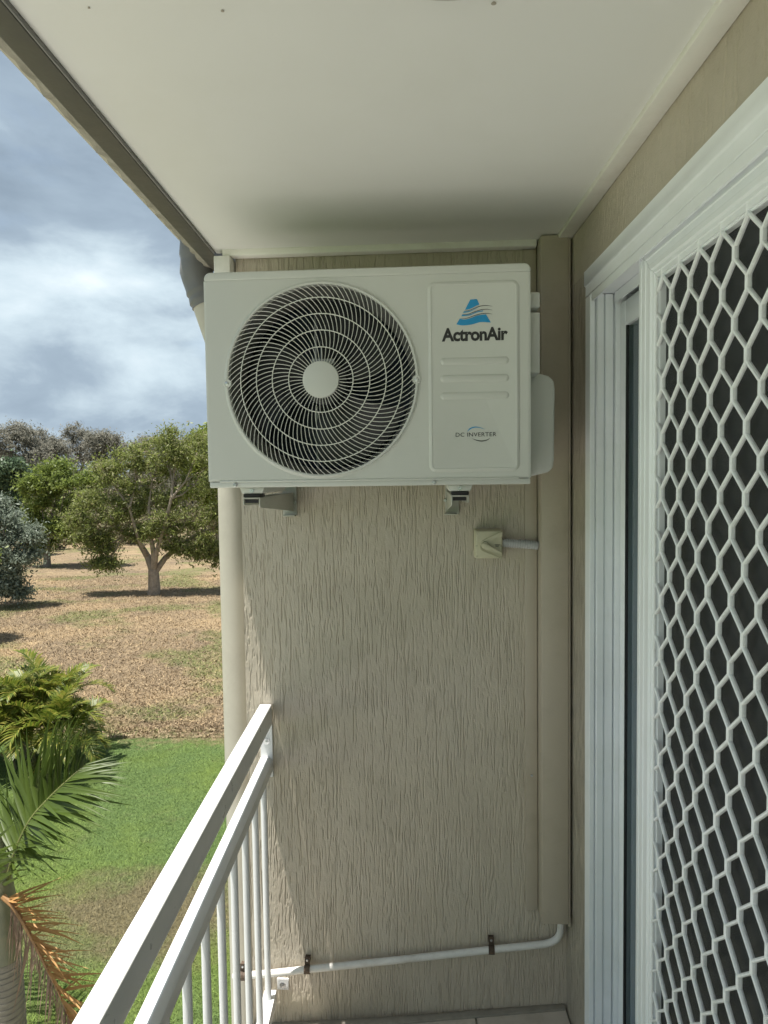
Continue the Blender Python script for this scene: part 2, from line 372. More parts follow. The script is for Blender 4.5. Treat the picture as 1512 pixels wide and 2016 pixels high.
# ------------------------------------------------------------------ ground
gm = MB(); gm.add([(-900, -400, GZ), (900, -400, GZ), (900, 1600, GZ), (-900, 1600, GZ)], [(0, 1, 2, 3)])
tag(gm.build('ground', M['ground']), 'dry brown field with a green lawn strip beside the building', kind='structure')
co_ = MB().box(-7.5, XW_, -16.0, 4.3, GZ-0.05, GZ+0.012)  # unseen pale paving, added to throw neutral light up onto the ceiling
tag(co_.build('bounce_paving', None or M['concrete']), 'pale concrete paving added out of view below the balcony to bounce light upwards', kind='structure')
def scatter_blades(name, n, y0, y1, xl, xr, h0, h1, wd, mat, label, cat, lean=0.5, power=1.0, base=3):
    """narrow upright triangles rooted on the ground inside the wedge the balcony looks over"""
    Y = y0 + (y1-y0) * rng.random(n)**power; X = xl(Y) + (xr(Y)-xl(Y)) * rng.random(n); X = X - np.where(rng.random(n) < 0.30, np.abs(rng.normal(0, 3.2, n)), 0); Y = Y + np.where(rng.random(n) < 0.1, rng.normal(0, 0.5, n), 0)
    ok = (X < -0.75) & (Y > 4.35); X = X[ok]; Y = Y[ok]; n = len(X)
    a = rng.random(n)*2*np.pi; h = h0 + (h1-h0)*rng.random(n)
    L = rng.normal(0, lean, (n, 2)) * h[:, None]
    P = np.stack([X, Y, np.full(n, GZ-0.003)], 1)
    dx = np.stack([np.cos(a), np.sin(a), np.zeros(n)], 1) * (wd*(0.6+0.8*rng.random(n)))[:, None]
    T = P + np.stack([L[:, 0], L[:, 1], h], 1)
    V = np.stack([P-dx, P+dx, T], 1).reshape(-1, 3)
    o = np_mesh(name, V, np.arange(3*n).reshape(-1, 3), mat, kind='stuff'); tag(o, label, cat); return o
wl = lambda Y: -0.62*Y - 0.6
wr = lambda Y: -0.13*Y - 0.1
scatter_blades('lawn_grass', 330000, 5.0, 13.6, wl, wr, 0.012, 0.030, 0.0035, M['blades'], 'short green lawn grass below the balcony railing', 'grass', 0.8)
scatter_blades('field_grass', 85000, 13.0, 34, wl, wr, 0.02, 0.07, 0.012, M['blades'], 'dry patchy grass of the open brown field', 'grass', 1.2, 1.3)
n = 38000
Y = 12.7 + 30*rng.random(n)**1.5; X = wl(Y) + (wr(Y)-wl(Y))*rng.random(n)
keep = (np.sin(X*1.3+2*np.sin(Y*0.5))+np.sin(Y*1.9+X*0.7)+rng.normal(0, 1, n)) > 0.1; X = X[keep]; Y = Y[keep]; n = len(X)
a = rng.random(n)*2*np.pi; l = 0.008+0.034*rng.random(n)**2; wv = 0.004+0.011*rng.random(n)
d1 = np.stack([np.cos(a)*l, np.sin(a)*l, rng.normal(0, .012, n)], 1); d2 = np.stack([-np.sin(a)*wv, np.cos(a)*wv, rng.normal(0, .012, n)], 1)
P = np.stack([X, Y, GZ+0.012+0.02*rng.random(n)], 1)
V = np.stack([P-d1, P+d2, P+d1, P-d2], 1).reshape(-1, 3)
tag(np_mesh('leaf_litter', V, np.arange(4*n).reshape(-1, 4), M['litter'], kind='stuff'), 'pale straw and leaf litter strewn over the field', 'litter')

# ------------------------------------------------------------------ building shell
def sheet_heights(nu, nv, su, sv, strokes, seed, depth=0.0034):
    r = np.random.default_rng(seed); H = np.zeros((nv, nu)); du = su/(nu-1); dv = sv/(nv-1)
    def smooth(a, k):
        for ax in (0, 1):
            ker = np.ones(k)/k
            a = np.apply_along_axis(lambda q: np.convolve(np.pad(q, (k//2, k-1-k//2), 'edge'), ker, 'valid'), ax, a)
        return a
    H += smooth(r.normal(0, 1, (nv, nu)), 3)*0.0005 + smooth(r.normal(0, 1, (nv, nu)), 9)*0.0012
    for si in range(strokes):
        small = si % 3 != 0
        L = r.uniform(0.010, 0.045) if small else min(0.24, 0.035*math.exp(r.normal(0.6, 0.6))); x0 = r.random()*su; z0 = r.random()*(sv+0.1)-0.1
        i0 = max(0, int(z0/dv)); i1 = min(nv-1, int((z0+L)/dv))
        if i1-i0 < 3: continue
        rows = np.arange(i0, i1); k = len(rows)
        wob = np.cumsum(r.normal(0, 0.0005, k)); wob = np.convolve(np.pad(wob, 2, 'edge'), np.ones(5)/5, 'valid')
        xc = x0 + wob + r.normal(0, 0.012)*np.linspace(0, 1, k)*L*2
        sg = r.uniform(0.0008, 0.0014) if small else r.uniform(0.0009, 0.0016); dp = depth*r.uniform(0.35, 1.0)
        tp = np.minimum(1, np.minimum(np.arange(k), np.arange(k)[::-1])*dv/0.008)
        ci = np.round(xc/du).astype(int)
        for q in range(-4, 5):
            ii = ci+q; ok = (ii >= 0) & (ii < nu)
            val = -dp*tp*np.exp(-((ii*du-xc)/sg)**2) + 0.0004*tp*np.exp(-((np.abs(ii*du-xc)-2.2*sg)/(sg*0.8))**2)
            rr, cc, vv = rows[ok], ii[ok], val[ok]
            H[rr, cc] = np.where(vv < 0, np.minimum(H[rr, cc], H[rr, cc]*0.3+vv), H[rr, cc]+vv*0.5)
    return H
def sheet(name, o3, e1, e2, nrm, su, sv, H, mat, parent):
    nv, nu = H.shape
    U, Vv = np.meshgrid(np.linspace(0, su, nu), np.linspace(0, sv, nv))
    P = np.array(o3) + U[..., None]*np.array(e1) + Vv[..., None]*np.array(e2) + H[..., None]*np.array(nrm)
    idx = np.arange(nu*nv).reshape(nv, nu)
    Fq = np.stack([idx[:-1, :-1], idx[:-1, 1:], idx[1:, 1:], idx[1:, :-1]], -1).reshape(-1, 4)
    return np_mesh(name, P.reshape(-1, 3), Fq, mat, parent, smooth=True)
UL, UR = -0.496, 0.5248                        # end wall edges along the wall
ZC = 2.38                                     # ceiling height
ew = empty('end_wall', WALLM @ Matrix.Translation((0.02, 0, -0.30)))
tag(ew, 'beige end wall of balcony with vertical grooved render below the air conditioner', 'wall')
def shift(o, d): return (d[0]-o[0], d[1]-o[1], d[2]-o[2])
eo = (0.02, 0, -0.30)
H = sheet_heights(720, 760, UR-UL, 2.72, 9500, 11)
sheet('render_coat', (UL-eo[0], 0, 0.0), (1, 0, 0), (0, 0, 1), (0, -1, 0), UR-UL, 2.72, H, M['render'], ew)
H2 = sheet_heights(60, 500, 0.17, 2.72, 400, 12)
sheet('render_coat', (UL-eo[0], 0.17, 0.0), (0, -1, 0), (0, 0, 1), (-1, 0, 0), 0.17, 2.72, H2, M['render'], ew)
MB().box(UL+0.006, UR, 0.006, 0.168, -3.0, 2.44).build('masonry', M['render_bump'], ew, org=eo)

XW = 0.524; KX = XW/0.5405                                   # face of the door wall
dw = empty('door_wall', Matrix.Translation((XW, 1.0, GZ)))
tag(dw, 'beige rendered wall around the white sliding door at right', 'wall')
do = (XW, 1.0, GZ)
_q = onX(1152, 535, XW-0.0035); ZH = float(_q[2])      # top of door frame
YF = float(_q[1])                                    # far edge of door frame
MB().box(XW+0.005, 0.76, -3.0, 2.42, ZH, 2.9).build('lintel', M['render_bump'], dw, org=do)
MB().box(XW, 0.76, YF, 2.42, -0.35, ZH).build('jamb_wall', M['render_bump'], dw, org=do)
MB().box(XW, 0.76, -3.0, 0.10, -0.35, ZH).build('side_wall', M['render_bump'], dw, org=do)
MB().box(XW, 0.76, -3.0, 9.0, GZ-0.2, -0.352).build('lower_wall', M['render_bump'], dw, org=do)
MB().box(XW+0.01, 0.76, 2.45, 9.0, -0.35, 2.9).build('far_wall', M['render_bump'], dw, org=do)
H3 = sheet_heights(800, 46, 2.0, ZC-ZH+0.03, 800, 13, 0.0025)
sheet('render_coat', (0, 2.258-1.0, ZH-GZ), (0, -1, 0), (0, 0, 1), (-1, 0, 0), 2.0, ZC-ZH+0.03, H3, M['render'], dw)
# dark room behind the door
room = MB()
x0, x1, y0, y1, z0, z1 = 0.765, 4.2, -1.0, 3.4, -0.02, 2.5
room.add([(x0,y0,z0),(x1,y0,z0),(x1,y1,z0),(x0,y1,z0),(x0,y0,z1),(x1,y0,z1),(x1,y1,z1),(x0,y1,z1)],
         [(0,1,2,3),(4,7,6,5),(0,4,5,1),(1,5,6,2),(2,6,7,3),(3,7,4,0) ][:5])
room.box(x0, x0+0.02, 2.13, y1, z0, z1).box(x0, x0+0.02, y0, 0.09, z0, z1).box(x0, x0+0.02, 0.09, 2.13, 2.26, z1)
tag(room.build('room_interior', M['room']), 'unlit room behind the sliding door', kind='structure')

# ceiling with its cover strips
ce = MB().box(-0.553, XW+0.004, -3.0, 2.30, ZC, 2.52).build('ceiling', M['ceiling'])
tag(ce, 'smooth cream balcony ceiling', kind='structure')
MB().box(XW-0.043, XW-0.001, -3.0, 2.262, ZC-0.013, ZC+0.002).build('cover_strip', M['trim'], ce, bevel=0.003)
st = MB()
p = [(UL-0.03, ZC-0.019), (0.43, ZC-0.019), (0.43, ZC+0.002), (UL-0.03, ZC+0.002)]
st.prism(p, 'y', -0.042, -0.004)
o = st.build('cover_strip', M['trim'], ce, bevel=0.003); o.matrix_world = WALLM
o = MB().box(UL-0.055, UL-0.005, -0.050, 0.10, ZC-0.075, ZC-0.020).build('corner_block', M['trim'], ce, bevel=0.003); o.matrix_world = WALLM
# specks and dents on the ceiling
for px, py, s in ((972, 5, .0042), (1420, 42, .005), (438, 20, .0028), (175, 14, .002), (1290, 250, .002)):
    c = onZ(px, py, ZC)
    o = MB().lathe([(0.0001, -0.002), (s, -0.0015), (s*0.7, -0.0002), (0.0001, 0.0)], 9, (c[0], c[1], ZC), 'z').build('paint_chip', M['mark'], ce)
# light fitting whose rim just enters the picture
c = onZ(882, 6, ZC-0.03)
lf = empty('ceiling_light', Matrix.Translation((c[0], c[1]-0.125, ZC)))
tag(lf, 'round ceiling light whose rim just shows at the top edge', 'light')
MB().lathe([(0.118, 0.0), (0.125, -0.006), (0.125, -0.026), (0.119, -0.031), (0.108, -0.031)], 48, (0, 0, 0), 'z').build('rim', M['light'], lf, smooth=True)
MB().lathe([(0.108, -0.031), (0.08, -0.048), (0.04, -0.056), (0.0001, -0.058)], 48, (0, 0, 0), 'z').build('diffuser', M['light'], lf, smooth=True)

# edge beam, rough fascia and gutter along the outer side
zb = float(onX(335, 400, -0.557)[2]); xb = float(onZ(300, 403, zb)[0])
bo = (-0.6, 1.0, zb)
be = empty('edge_beam', Matrix.Translation(bo)); tag(be, 'dark olive edge beam running along the outer side of the ceiling', 'beam')
MB().box(xb, -0.5565, -3.0, 2.62, zb, zb+0.16).build('beam', M['beam'], be, bevel=0.003, org=bo)
MB().box(-0.5562, -0.5535, -3.0, 2.27, zb+0.002, zb+0.0135).build('inner_angle', M['angle'], be, org=bo)
zf = zb+0.008; xf = float(onZ(0, 97, zf)[0]); yf = float(onZ(343, 470, zf)[1])
fz = MB(); ys = np.linspace(-3.0, 2.46, 260); k = len(ys)
vs = []
for i, y in enumerate(ys):
    e = 0.0018*math.sin(i*1.7)+0.0014*random.uniform(-1, 1)
    vs += [(xb-0.0005, y, zf), (xf+e, y, zf+0.004+e), (xf+e, y, zf+0.12), (xb-0.0005, y, zf+0.12)]
fs = [(4*i+a, 4*i+(a+1) % 4, 4*i+4+(a+1) % 4, 4*i+4+a) for i in range(k-1) for a in range(4)]+[(0, 1, 2, 3), (4*k-4, 4*k-3, 4*k-2, 4*k-1)]
fz.add(vs, fs).build('rough_fascia', M['fascia'], be, org=bo)
MB().box(-0.7235, xf-0.004, -3.0, 2.75, 2.478, 2.572).build('gutter', M['down'], be, bevel=0.004, org=bo)  # unseen outer edge, pushed out to block a stray sun streak on the wall
tag(MB().box(-0.69, 1.5, -3.2, 2.9, 2.575, 2.62).box(XW+0.2, 4.4, -3.2, 9, 2.91, 3.0).build('roof', M['down']), 'roof sheet above the balcony ceiling', kind='structure')

# tiled floor falling away to the outer edge
fl_a = 0.088
FM = Matrix.Translation((XW-0.002, 1.0, -0.030)) @ Matrix.Rotation(-fl_a, 4, 'Y')
fl = MB().box(-1.07, 0.0, -3.9, 1.30, -0.12, -0.006).build('floor', M['grout']); fl.matrix_world = FM
tag(fl, 'tiled balcony floor', kind='structure')
tile0 = None
ts = 0.298; pit = 0.304
gx = (onZ(935, 1994, -0.06)[0]-XW+0.002)/math.cos(fl_a)
for i in range(-4, 2):
    for j in range(0, 17):
        xa = gx + i*pit + 0.003; xc = xa+ts; ya = 1.272 - (j+1)*pit - 0.0; yc = ya+ts
        if xa > -0.01 or xc < -1.06: continue
        xa = max(xa, -1.06); xc = min(xc, -0.004)
        if xc-xa < 0.02: continue
        if abs(xc-xa-ts) < 1e-6 and tile0 is not None:
            o = dup(tile0, 'tile', fl); o.location = (xa, ya, 0)
        else:
            o = MB().box(0, xc-xa, 0, ts, -0.008, 0).build('tile', M['tile'], fl, bevel=0.0015, seg=1); o.location = (xa, ya, 0)
            if abs(xc-xa-ts) < 1e-6: tile0 = o
o = MB().box(-1.03, -0.003, 1.235, 1.262, -0.002, 0.007).build('mortar_fillet', M['grout'], fl, bevel=0.003)

# ------------------------------------------------------------------ air conditioner
AW = 0.48                                      # front plane distance from the wall
def A(x, y, w=AW): u, z = onW(x, y, w); return u, z
a0 = A(404, 560)[0]; a1 = A(1047, 560)[0]
AZ0 = 1.657; AZ1 = 2.19
AL, AR = -0.4545, 0.3515
ao = (-0.05, -0.31, AZ0)
ac = empty('air_conditioner', WALLM @ Matrix.Translation(ao))
tag(ac, 'off-white outdoor air conditioner unit with round fan grille mounted on the end wall', 'air conditioner')
FC = A(633, 748.5, AW); FR = 0.2435
# casing: four sides and back around the open front
cs = MB()
cs.box(AL+0.004, AL+0.008, -AW+0.003, -0.15, AZ0+0.012, AZ1-0.02)
cs.box(AR-0.008, AR-0.004, -AW+0.003, -0.15, AZ0+0.012, AZ1-0.02)
cs.box(AL+0.008, AR-0.008, -0.156, -0.15, AZ0+0.012, AZ1-0.02)
cs.build('side_panels', M['ac'], ac, bevel=0.0015, org=ao)
MB().box(AL+0.01, AR-0.01, -0.20, -0.19, AZ0+0.03, AZ1-0.03).build('coil', M['coil'], ac, org=ao)
MB().box(0.10, 0.104, -AW+0.01, -0.2, AZ0+0.02, AZ1-0.03).build('bulkhead', M['black'], ac, org=ao)
# front panel with round opening and rolled edges
fp = MB(); zt = AZ1-0.021; zb0 = AZ0+0.016
angs = sorted(set([2*math.pi*i/128 for i in range(128)] + [math.atan2(z-FC[1], u-FC[0]) % (2*math.pi) for u in (AL, AR) for z in (zb0, zt)]))
loops = [[], [], [], [], [], []]
for a_ in angs:
    c_, s_ = math.cos(a_), math.sin(a_)
    k = min([((AR-FC[0])/c_ if c_ > 1e-9 else 1e9), ((AL-FC[0])/c_ if c_ < -1e-9 else 1e9), ((zt-FC[1])/s_ if s_ > 1e-9 else 1e9), ((zb0-FC[1])/s_ if s_ < -1e-9 else 1e9)])
    ou, oz = FC[0]+k*c_, FC[1]+k*s_
    iu = min(max(ou, AL+0.006), AR-0.006); iz = min(max(oz, zb0+0.004), zt)
    loops[0].append((FC[0]+0.236*c_, -AW+0.03, FC[1]+0.236*s_))
    loops[1].append((FC[0]+0.236*c_, -AW, FC[1]+0.236*s_))
    loops[2].append((FC[0]+(iu-FC[0])*0.99, -AW, FC[1]+(iz-FC[1])*0.99)); loops[5].append((iu, -AW, iz))
    mu = AL+0.0018 if iu < AL+0.0061 else (AR-0.0018 if iu > AR-0.0061 else ou)
    loops[3].append((mu if abs(iu-ou) > 1e-6 else ou, -AW+0.0018, oz))
    loops[4].append((ou, -AW+0.020 if True else 0, oz))
n = len(angs)
loops = [loops[0], loops[1], loops[2], loops[5], loops[3], loops[4]]
fp.add([p for l in loops for p in l], [(j*n+i, j*n+(i+1) % n, (j+1)*n+(i+1) % n, (j+1)*n+i) for j in range(5) for i in range(n)])
fp.build('front_panel', M['ac'], ac, smooth=True, org=ao)
# lid
ld = MB(); rr = 0.016
poly = [(AL-0.001+0.004, AZ1-0.021), (AR+0.001-0.002, AZ1-0.021)]
for k in range(7): t_ = k/6*math.pi/2; poly.append((AR-0.001-rr+rr*math.cos(t_), AZ1-rr+rr*math.sin(t_)))
for k in range(7): t_ = math.pi/2+k/6*math.pi/2; poly.append((AL+0.003+rr+rr*math.cos(t_), AZ1-rr+rr*math.sin(t_)))
ld.prism(poly, 'y', -AW-0.0015, -0.148)
ld.build('lid', M['ac'], ac, bevel=0.004, seg=3, org=ao)
# base pan with folded lip
MB().box(AL+0.004, AR-0.003, -AW+0.0015, -0.15, AZ0, AZ0+0.0145).build('base_pan', M['ac'], ac, bevel=0.003, org=ao)
MB().box(AL+0.03, AR-0.03, -AW-0.002, -AW+0.004, AZ0+0.013, AZ0+0.018).build('front_lip', M['ac'], ac, bevel=0.002, org=ao)
# raised service panel
def rrect(u0, u1, z0, z1, r, n=7):
    P = []
    for cu, cz, s in ((u1-r, z1-r, 0), (u0+r, z1-r, 1), (u0+r, z0+r, 2), (u1-r, z0+r, 3)):
        for k in range(n): t_ = (s + k/(n-1))*math.pi/2; P.append((cu+r*math.cos(t_), cz+r*math.sin(t_)))
    return P
def emboss(name, u0, u1, z0, z1, r, steps, mat, yb):
    """steps: (inset, height) from the rim inwards"""
    mb = MB(); L = [rrect(u0+i, u1-i, z0+i, z1-i, max(0.0006, r-i)) for i, h in steps]; n = len(L[0])
    mb.add([(q[0], yb-steps[j][1], q[1]) for j, l in enumerate(L) for q in l],
           [(j*n+i, j*n+(i+1) % n, (j+1)*n+(i+1) % n, (j+1)*n+i) for j in range(len(L)-1) for i in range(n)] + [tuple((len(L)-1)*n+i for i in range(n))])
    return mb.build(name, mat, ac, smooth=True, org=ao)
p0 = A(843, 742); p1 = A(1023, 742); pt = A(933, 553)[1]; pb = A(933, 929)[1]
emboss('service_panel', p0[0], p1[0], pb, pt, 0.018, [(0.0, 0.0004), (0.0025, 0.0024), (0.006, 0.0045), (0.0085, 0.0046), (0.0095, 0.0036), (0.0105, 0.0034)], M['ac'], -AW)
yp = -AW-0.0034
for py in (711, 745, 779):
    q0 = A(867, py); q1 = A(1002, py)
    emboss('rib', q0[0], q1[0], (q0[1]+q1[1])/2-0.0088, (q0[1]+q1[1])/2+0.0088, 0.0087, [(0.0, 0.0002), (0.002, 0.0016), (0.0042, 0.0028), (0.0062, 0.003)], M['ac'], yp)
# flat print: emblem, maker's name, second label
def put_text(name, s, x0, x1, y0, y1, mat, bold, parent=ac, w=None, space=1.0):
    q0 = A((x0+x1)/2, y1); q1 = A((x0+x1)/2, y0); u0 = A(x0, (y0+y1)/2)[0]; u1 = A(x1, (y0+y1)/2)[0]
    v, f = text_mb(s, u1-u0, q1[1]-q0[1], bold, space)
    return MB().add([(u0+a, yp-0.0006, q0[1]+b_) for a, b_, c in v], f).build(name, mat, parent, org=ao)
put_text('lettering', 'ActronAir', 869.5, 999.5, 645, 672, M['ink'], 0.036, space=0.95)
put_text('lettering', 'DC INVERTER', 897, 977, 851.5, 859.5, M['ink'], 0.004, space=1.06)
def E(zx, zy): u, z = A(840+zx/5.927, 560+zy/5.927); return (u, z)
def flat(name, polys, mat, h=0.0006):
    mb = MB()
    for P in polys:
        Q = [E(*p) for p in P]; n = len(Q); mb.add([(q[0], yp-h, q[1]) for q in Q], [tuple(range(n))])
    return mb.build(name, mat, ac, org=ao)
def curve(pts, n=14):
    P = [np.array(p, float) for p in pts]; out_ = []
    P = [2*P[0]-P[1]] + P + [2*P[-1]-P[-2]]
    for i in range(1, len(P)-2):
        for k in range(n):
            t_ = k/n; a, b_, c, d = P[i-1], P[i], P[i+1], P[i+2]
            out_.append(0.5*((2*b_)+(-a+c)*t_+(2*a-5*b_+4*c-d)*t_**2+(-a+3*b_-3*c+d)*t_**3))
    return [tuple(q) for q in out_] + [tuple(P[-2])]
def band(top, bot):   # quad strips between two curves
    T = curve(top, 8); B = curve(bot, 8); n = min(len(T), len(B))
    return [(T[i], T[i+1], B[i+1], B[i]) for i in range(n-1)]
blue = []
blue += band([(508, 180), (545, 178), (583, 178), (600, 208), (614, 237)], [(446, 300), (490, 294), (530, 279), (572, 256), (613.9, 238)])
blue += band([(434, 318), (480, 317), (520, 306), (560, 288), (605, 267)], [(424, 336), (480, 328), (520, 314), (560, 294), (605, 269)])
blue += band([(413, 356), (470, 358), (520, 346), (580, 322), (660, 306)], [(402, 377), (470, 370), (520, 360), (580, 333), (655, 318)])
blue += band([(385, 402), (440, 412), (510, 397), (590, 366), (690, 352)], [(345, 470), (420, 482), (520, 472), (630, 444), (748, 448)])
flat('emblem', blue, M['blue'])
ink = []
for dy, xs in ((0, 440), (44, 418), (91, 392)):
    k = (xs-440)
    top = [(xs, 308+dy), (490+k*0.6, 306+dy), (560+k*0.3, 277+dy), (630, 253+dy), (700, 247+dy), (766, 259+dy)]
    bot = [(xs, 310+dy), (490+k*0.6, 311+dy), (560+k*0.3, 284+dy), (630, 260+dy), (700, 253+dy), (766, 261+dy)]
    ink += band(top, bot)
flat('emblem_lines', ink, M['ink'], 0.0009)
flat('label_arc', band([(473, 1718), (500, 1680), (560, 1660), (620, 1668), (680, 1692)], [(474, 1720), (510, 1690), (560, 1672), (620, 1675), (680, 1693)]), M['blue'])
flat('label_arc', band([(528, 1797), (580, 1814), (640, 1822), (700, 1812), (740, 1790)], [(528, 1799), (580, 1823), (640, 1834), (705, 1820), (740, 1792)]), M['ink'])
# fan, shroud and motor
fc3 = (FC[0], -AW, FC[1])
MB().lathe([(0.236, -0.028), (0.233, -0.035), (0.226, -0.05), (0.221, -0.07), (0.220, -0.12), (0.228, -0.16), (0.235, -0.16), (0.238, -0.03)], 96, fc3, 'y').build('fan_shroud', M['shroud'], ac, smooth=True, org=ao)
fan = MB().lathe([(0.0001, -0.045), (0.04, -0.046), (0.055, -0.052), (0.06, -0.065), (0.06, -0.13), (0.0001, -0.13)], 40, fc3, 'y').build('fan', M['fan'], ac, smooth=True, org=ao)
for k in range(3):
    mb = MB(); N_ = 12; R_ = 7; V = []
    for i in range(R_):
        r = 0.055 + (0.212-0.055)*i/(R_-1)
        for j in range(N_):
            s = j/(N_-1); th = math.radians(k*120 + 20 + (s*88-12) * (1-0.12*i/(R_-1)) + 16*(i/(R_-1))**2)
            V.append((FC[0]+r*math.cos(th), -AW+0.055+0.075*(1-s)+0.012*math.sin(s*math.pi), FC[1]+r*math.sin(th)))
    top = len(V); V += [(v[0], v[1]+0.0035, v[2]) for v in V]
    fs = []
    for i in range(R_-1):
        for j in range(N_-1):
            q = i*N_+j; fs += [(q, q+1, q+N_+1, q+N_), (top+q, top+q+N_, top+q+N_+1, top+q+1)]
    for j in range(N_-1):
        q = (R_-1)*N_+j; fs.append((q, q+1, top+q+1, top+q)); fs.append((j+1, j, top+j, top+j+1))
    for i in range(R_-1):
        q = i*N_; fs.append((q, q+N_, top+q+N_, top+q)); q += N_-1; fs.append((q+N_, q, top+q, top+q+N_))
    mb.add(V, fs); o = mb.build('blade', M['fan'], fan, smooth=True, org=ao)
mb = MB()
for du in (-0.036, -0.020): mb.box(FC[0]+du-0.0035, FC[0]+du+0.0035, -AW+0.15, -AW+0.158, AZ0+0.03, AZ1-0.03)
mb.box(FC[0]-0.03, FC[0]+0.028, -AW+0.036, -AW+0.044, FC[1]+0.046, FC[1]+0.058)
mb.build('motor_bracket', M['motor'], ac, bevel=0.001, org=ao)
# grille
gr = MB().lathe([(0.2325, -0.006), (0.2325, 0.004), (0.2345, 0.0062), (0.2375, 0.0066), (0.2395, 0.005), (0.2405, 0.0022), (0.2440, 0.0004), (0.2440, -0.001)], 128, fc3, 'y').build('fan_grille', M['ac'], ac, smooth=True, org=ao)
hubr = 0.0452; RG = [0.0797, 0.1208, 0.1607, 0.2005]
dome = lambda r: 0.0065 + 0.006*max(0.0, 1-(r/0.2325)**2)
MB().lathe([(0.0001, dome(0)+0.0045), (hubr-0.004, dome(0)+0.0042), (hubr-0.001, dome(0)+0.003), (hubr, dome(0)), (hubr, dome(0)-0.004)], 64, fc3, 'y').build('hub_cap', M['ac'], gr, smooth=True, org=ao)
for r in RG:
    prof = [(r+0.00125*math.cos(q), dome(r)+0.00125*math.sin(q)) for q in [2*math.pi*k/6 for k in range(6)]]
    MB().lathe(prof, 96, fc3, 'y', close=True).build('ring', M['wire'], gr, smooth=True, org=ao)
def theta(r):       # spokes leave the hub radially and sweep round towards the rim
    n_ = 40; t_ = 0.0; r0 = hubr
    for i in range(n_):
        rm = r0+(r-r0)*(i+0.5)/n_; t_ += math.tan(math.radians(max(0, (rm-0.048)*262)))/rm*(r-r0)/n_
    return t_
inner = MB()
for zi, (ra, rb, cnt) in enumerate(((hubr-0.002, RG[0], 46), (RG[0], RG[1], 62), (RG[1], RG[2], 80), (RG[2], RG[3], 90), (RG[3], 0.2335, 96))):
    def path(off):
        P = []
        for k in range(5):
            r = ra+(rb-ra)*k/4; th = theta(r)+off; P.append((r*math.cos(th), -(dome(r)-0.0012), r*math.sin(th)))
        return P
    if zi < 2:
        for i in range(cnt): inner.tube([(p[0]+FC[0], p[1]-AW, p[2]+FC[1]) for p in path(2*math.pi*i/cnt+zi*0.03)], 0.0008, 4, caps=False, up=(0, 1, 0))
    else:
        first = None
        for i in range(cnt):
            if first is None:
                o = first = MB().tube(path(zi*0.03), 0.0008, 4, caps=False, up=(0, 1, 0)).build('spoke', M['wire'], gr, smooth=True)
            else: o = dup(first, 'spoke', gr)
            o.location = (FC[0]-ao[0], -AW-ao[1], FC[1]-ao[2]); o.rotation_euler = (0, -2*math.pi*i/cnt, 0)
inner.build('inner_spokes', M['wire'], gr, smooth=True, org=ao, kind='stuff')
def screw(px, py, w, parent, org, r=0.005, mat='steel'):
    u, z = onW(px, py, w)
    mb = MB().lathe([(0.0001, 0.0022), (r*0.45, 0.0022), (r*0.5, 0.0010), (r*0.62, 0.0010), (r*0.68, 0.0026), (r, 0.002), (r*1.08, -0.001)], 16, (u, -w, z), 'y')
    return mb.build('screw', M[mat], parent, smooth=True, org=org)
for px, py in ((463, 955), (855, 950)): screw(px, py, AW+0.001, ac, ao, 0.0048)
for px, py, s in ((447, 755, 1), (821, 747, -1)):
    u, z = A(px, py, AW+0.004)
    MB().lathe([(0.0001, 0.0062), (0.0095, 0.0062), (0.0105, 0.005), (0.0105, -0.002)], 20, (u+s*0.001, -AW, z), 'y').build('screw_boss', M['ac'], gr, smooth=True, org=ao)
    o = MB().lathe([(0.0001, 0.0074), (0.003, 0.0074), (0.0052, 0.0066), (0.0055, 0.005)], 14, (u, -AW, z), 'y').build('screw', M['steel'], gr, smooth=True, org=ao)
# valve cover and handle on the right-hand side
vw = 0.34
def AV(x, y): return onW(x, y, vw)
poly = [(AR-0.004, AV(1048, 725)[1]), (AV(1060, 737)[0], AV(1060, 737)[1]), (AV(1078, 742)[0], AV(1078, 742)[1]), (AV(1088, 751)[0], AV(1088, 751)[1]), (AV(1090, 768)[0], AV(1090, 768)[1]),
        (AV(1088.5, 905)[0], AV(1088.5, 905)[1]), (AV(1086, 922)[0], AV(1086, 922)[1]), (AV(1076, 930)[0], AV(1076, 930)[1]), (AR-0.004, AV(1048, 941)[1])]
MB().prism(poly, 'y', -vw-0.02, -0.17).build('valve_cover', M['ac'], ac, bevel=0.006, seg=3, org=ao)
uu = onW(1060, 680, 0.40)[0]
MB().box(AR-0.004, uu, -0.43, -0.19, onW(1058, 738, .40)[1], onW(1058, 619, .40)[1]).build('cable_cover', M['ac'], ac, bevel=0.005, seg=3, org=ao)
MB().box(AR-0.004, uu, -0.43, -0.32, onW(1058, 611, .40)[1], onW(1058, 580, .40)[1]).build('handle', M['ac'], ac, bevel=0.005, seg=3, org=ao)
# feet
FEET = []
for cxp in (499, 905):
    u = onW(cxp, 970, 0.44)[0]; FEET.append(u)
    MB().prism([(u-0.032, AZ0-0.0005), (u-0.026, AZ0-0.016), (u+0.026, AZ0-0.016), (u+0.032, AZ0-0.0005)], 'y', -0.455, -0.165).build('foot', M['ac'], ac, bevel=0.002, org=ao)
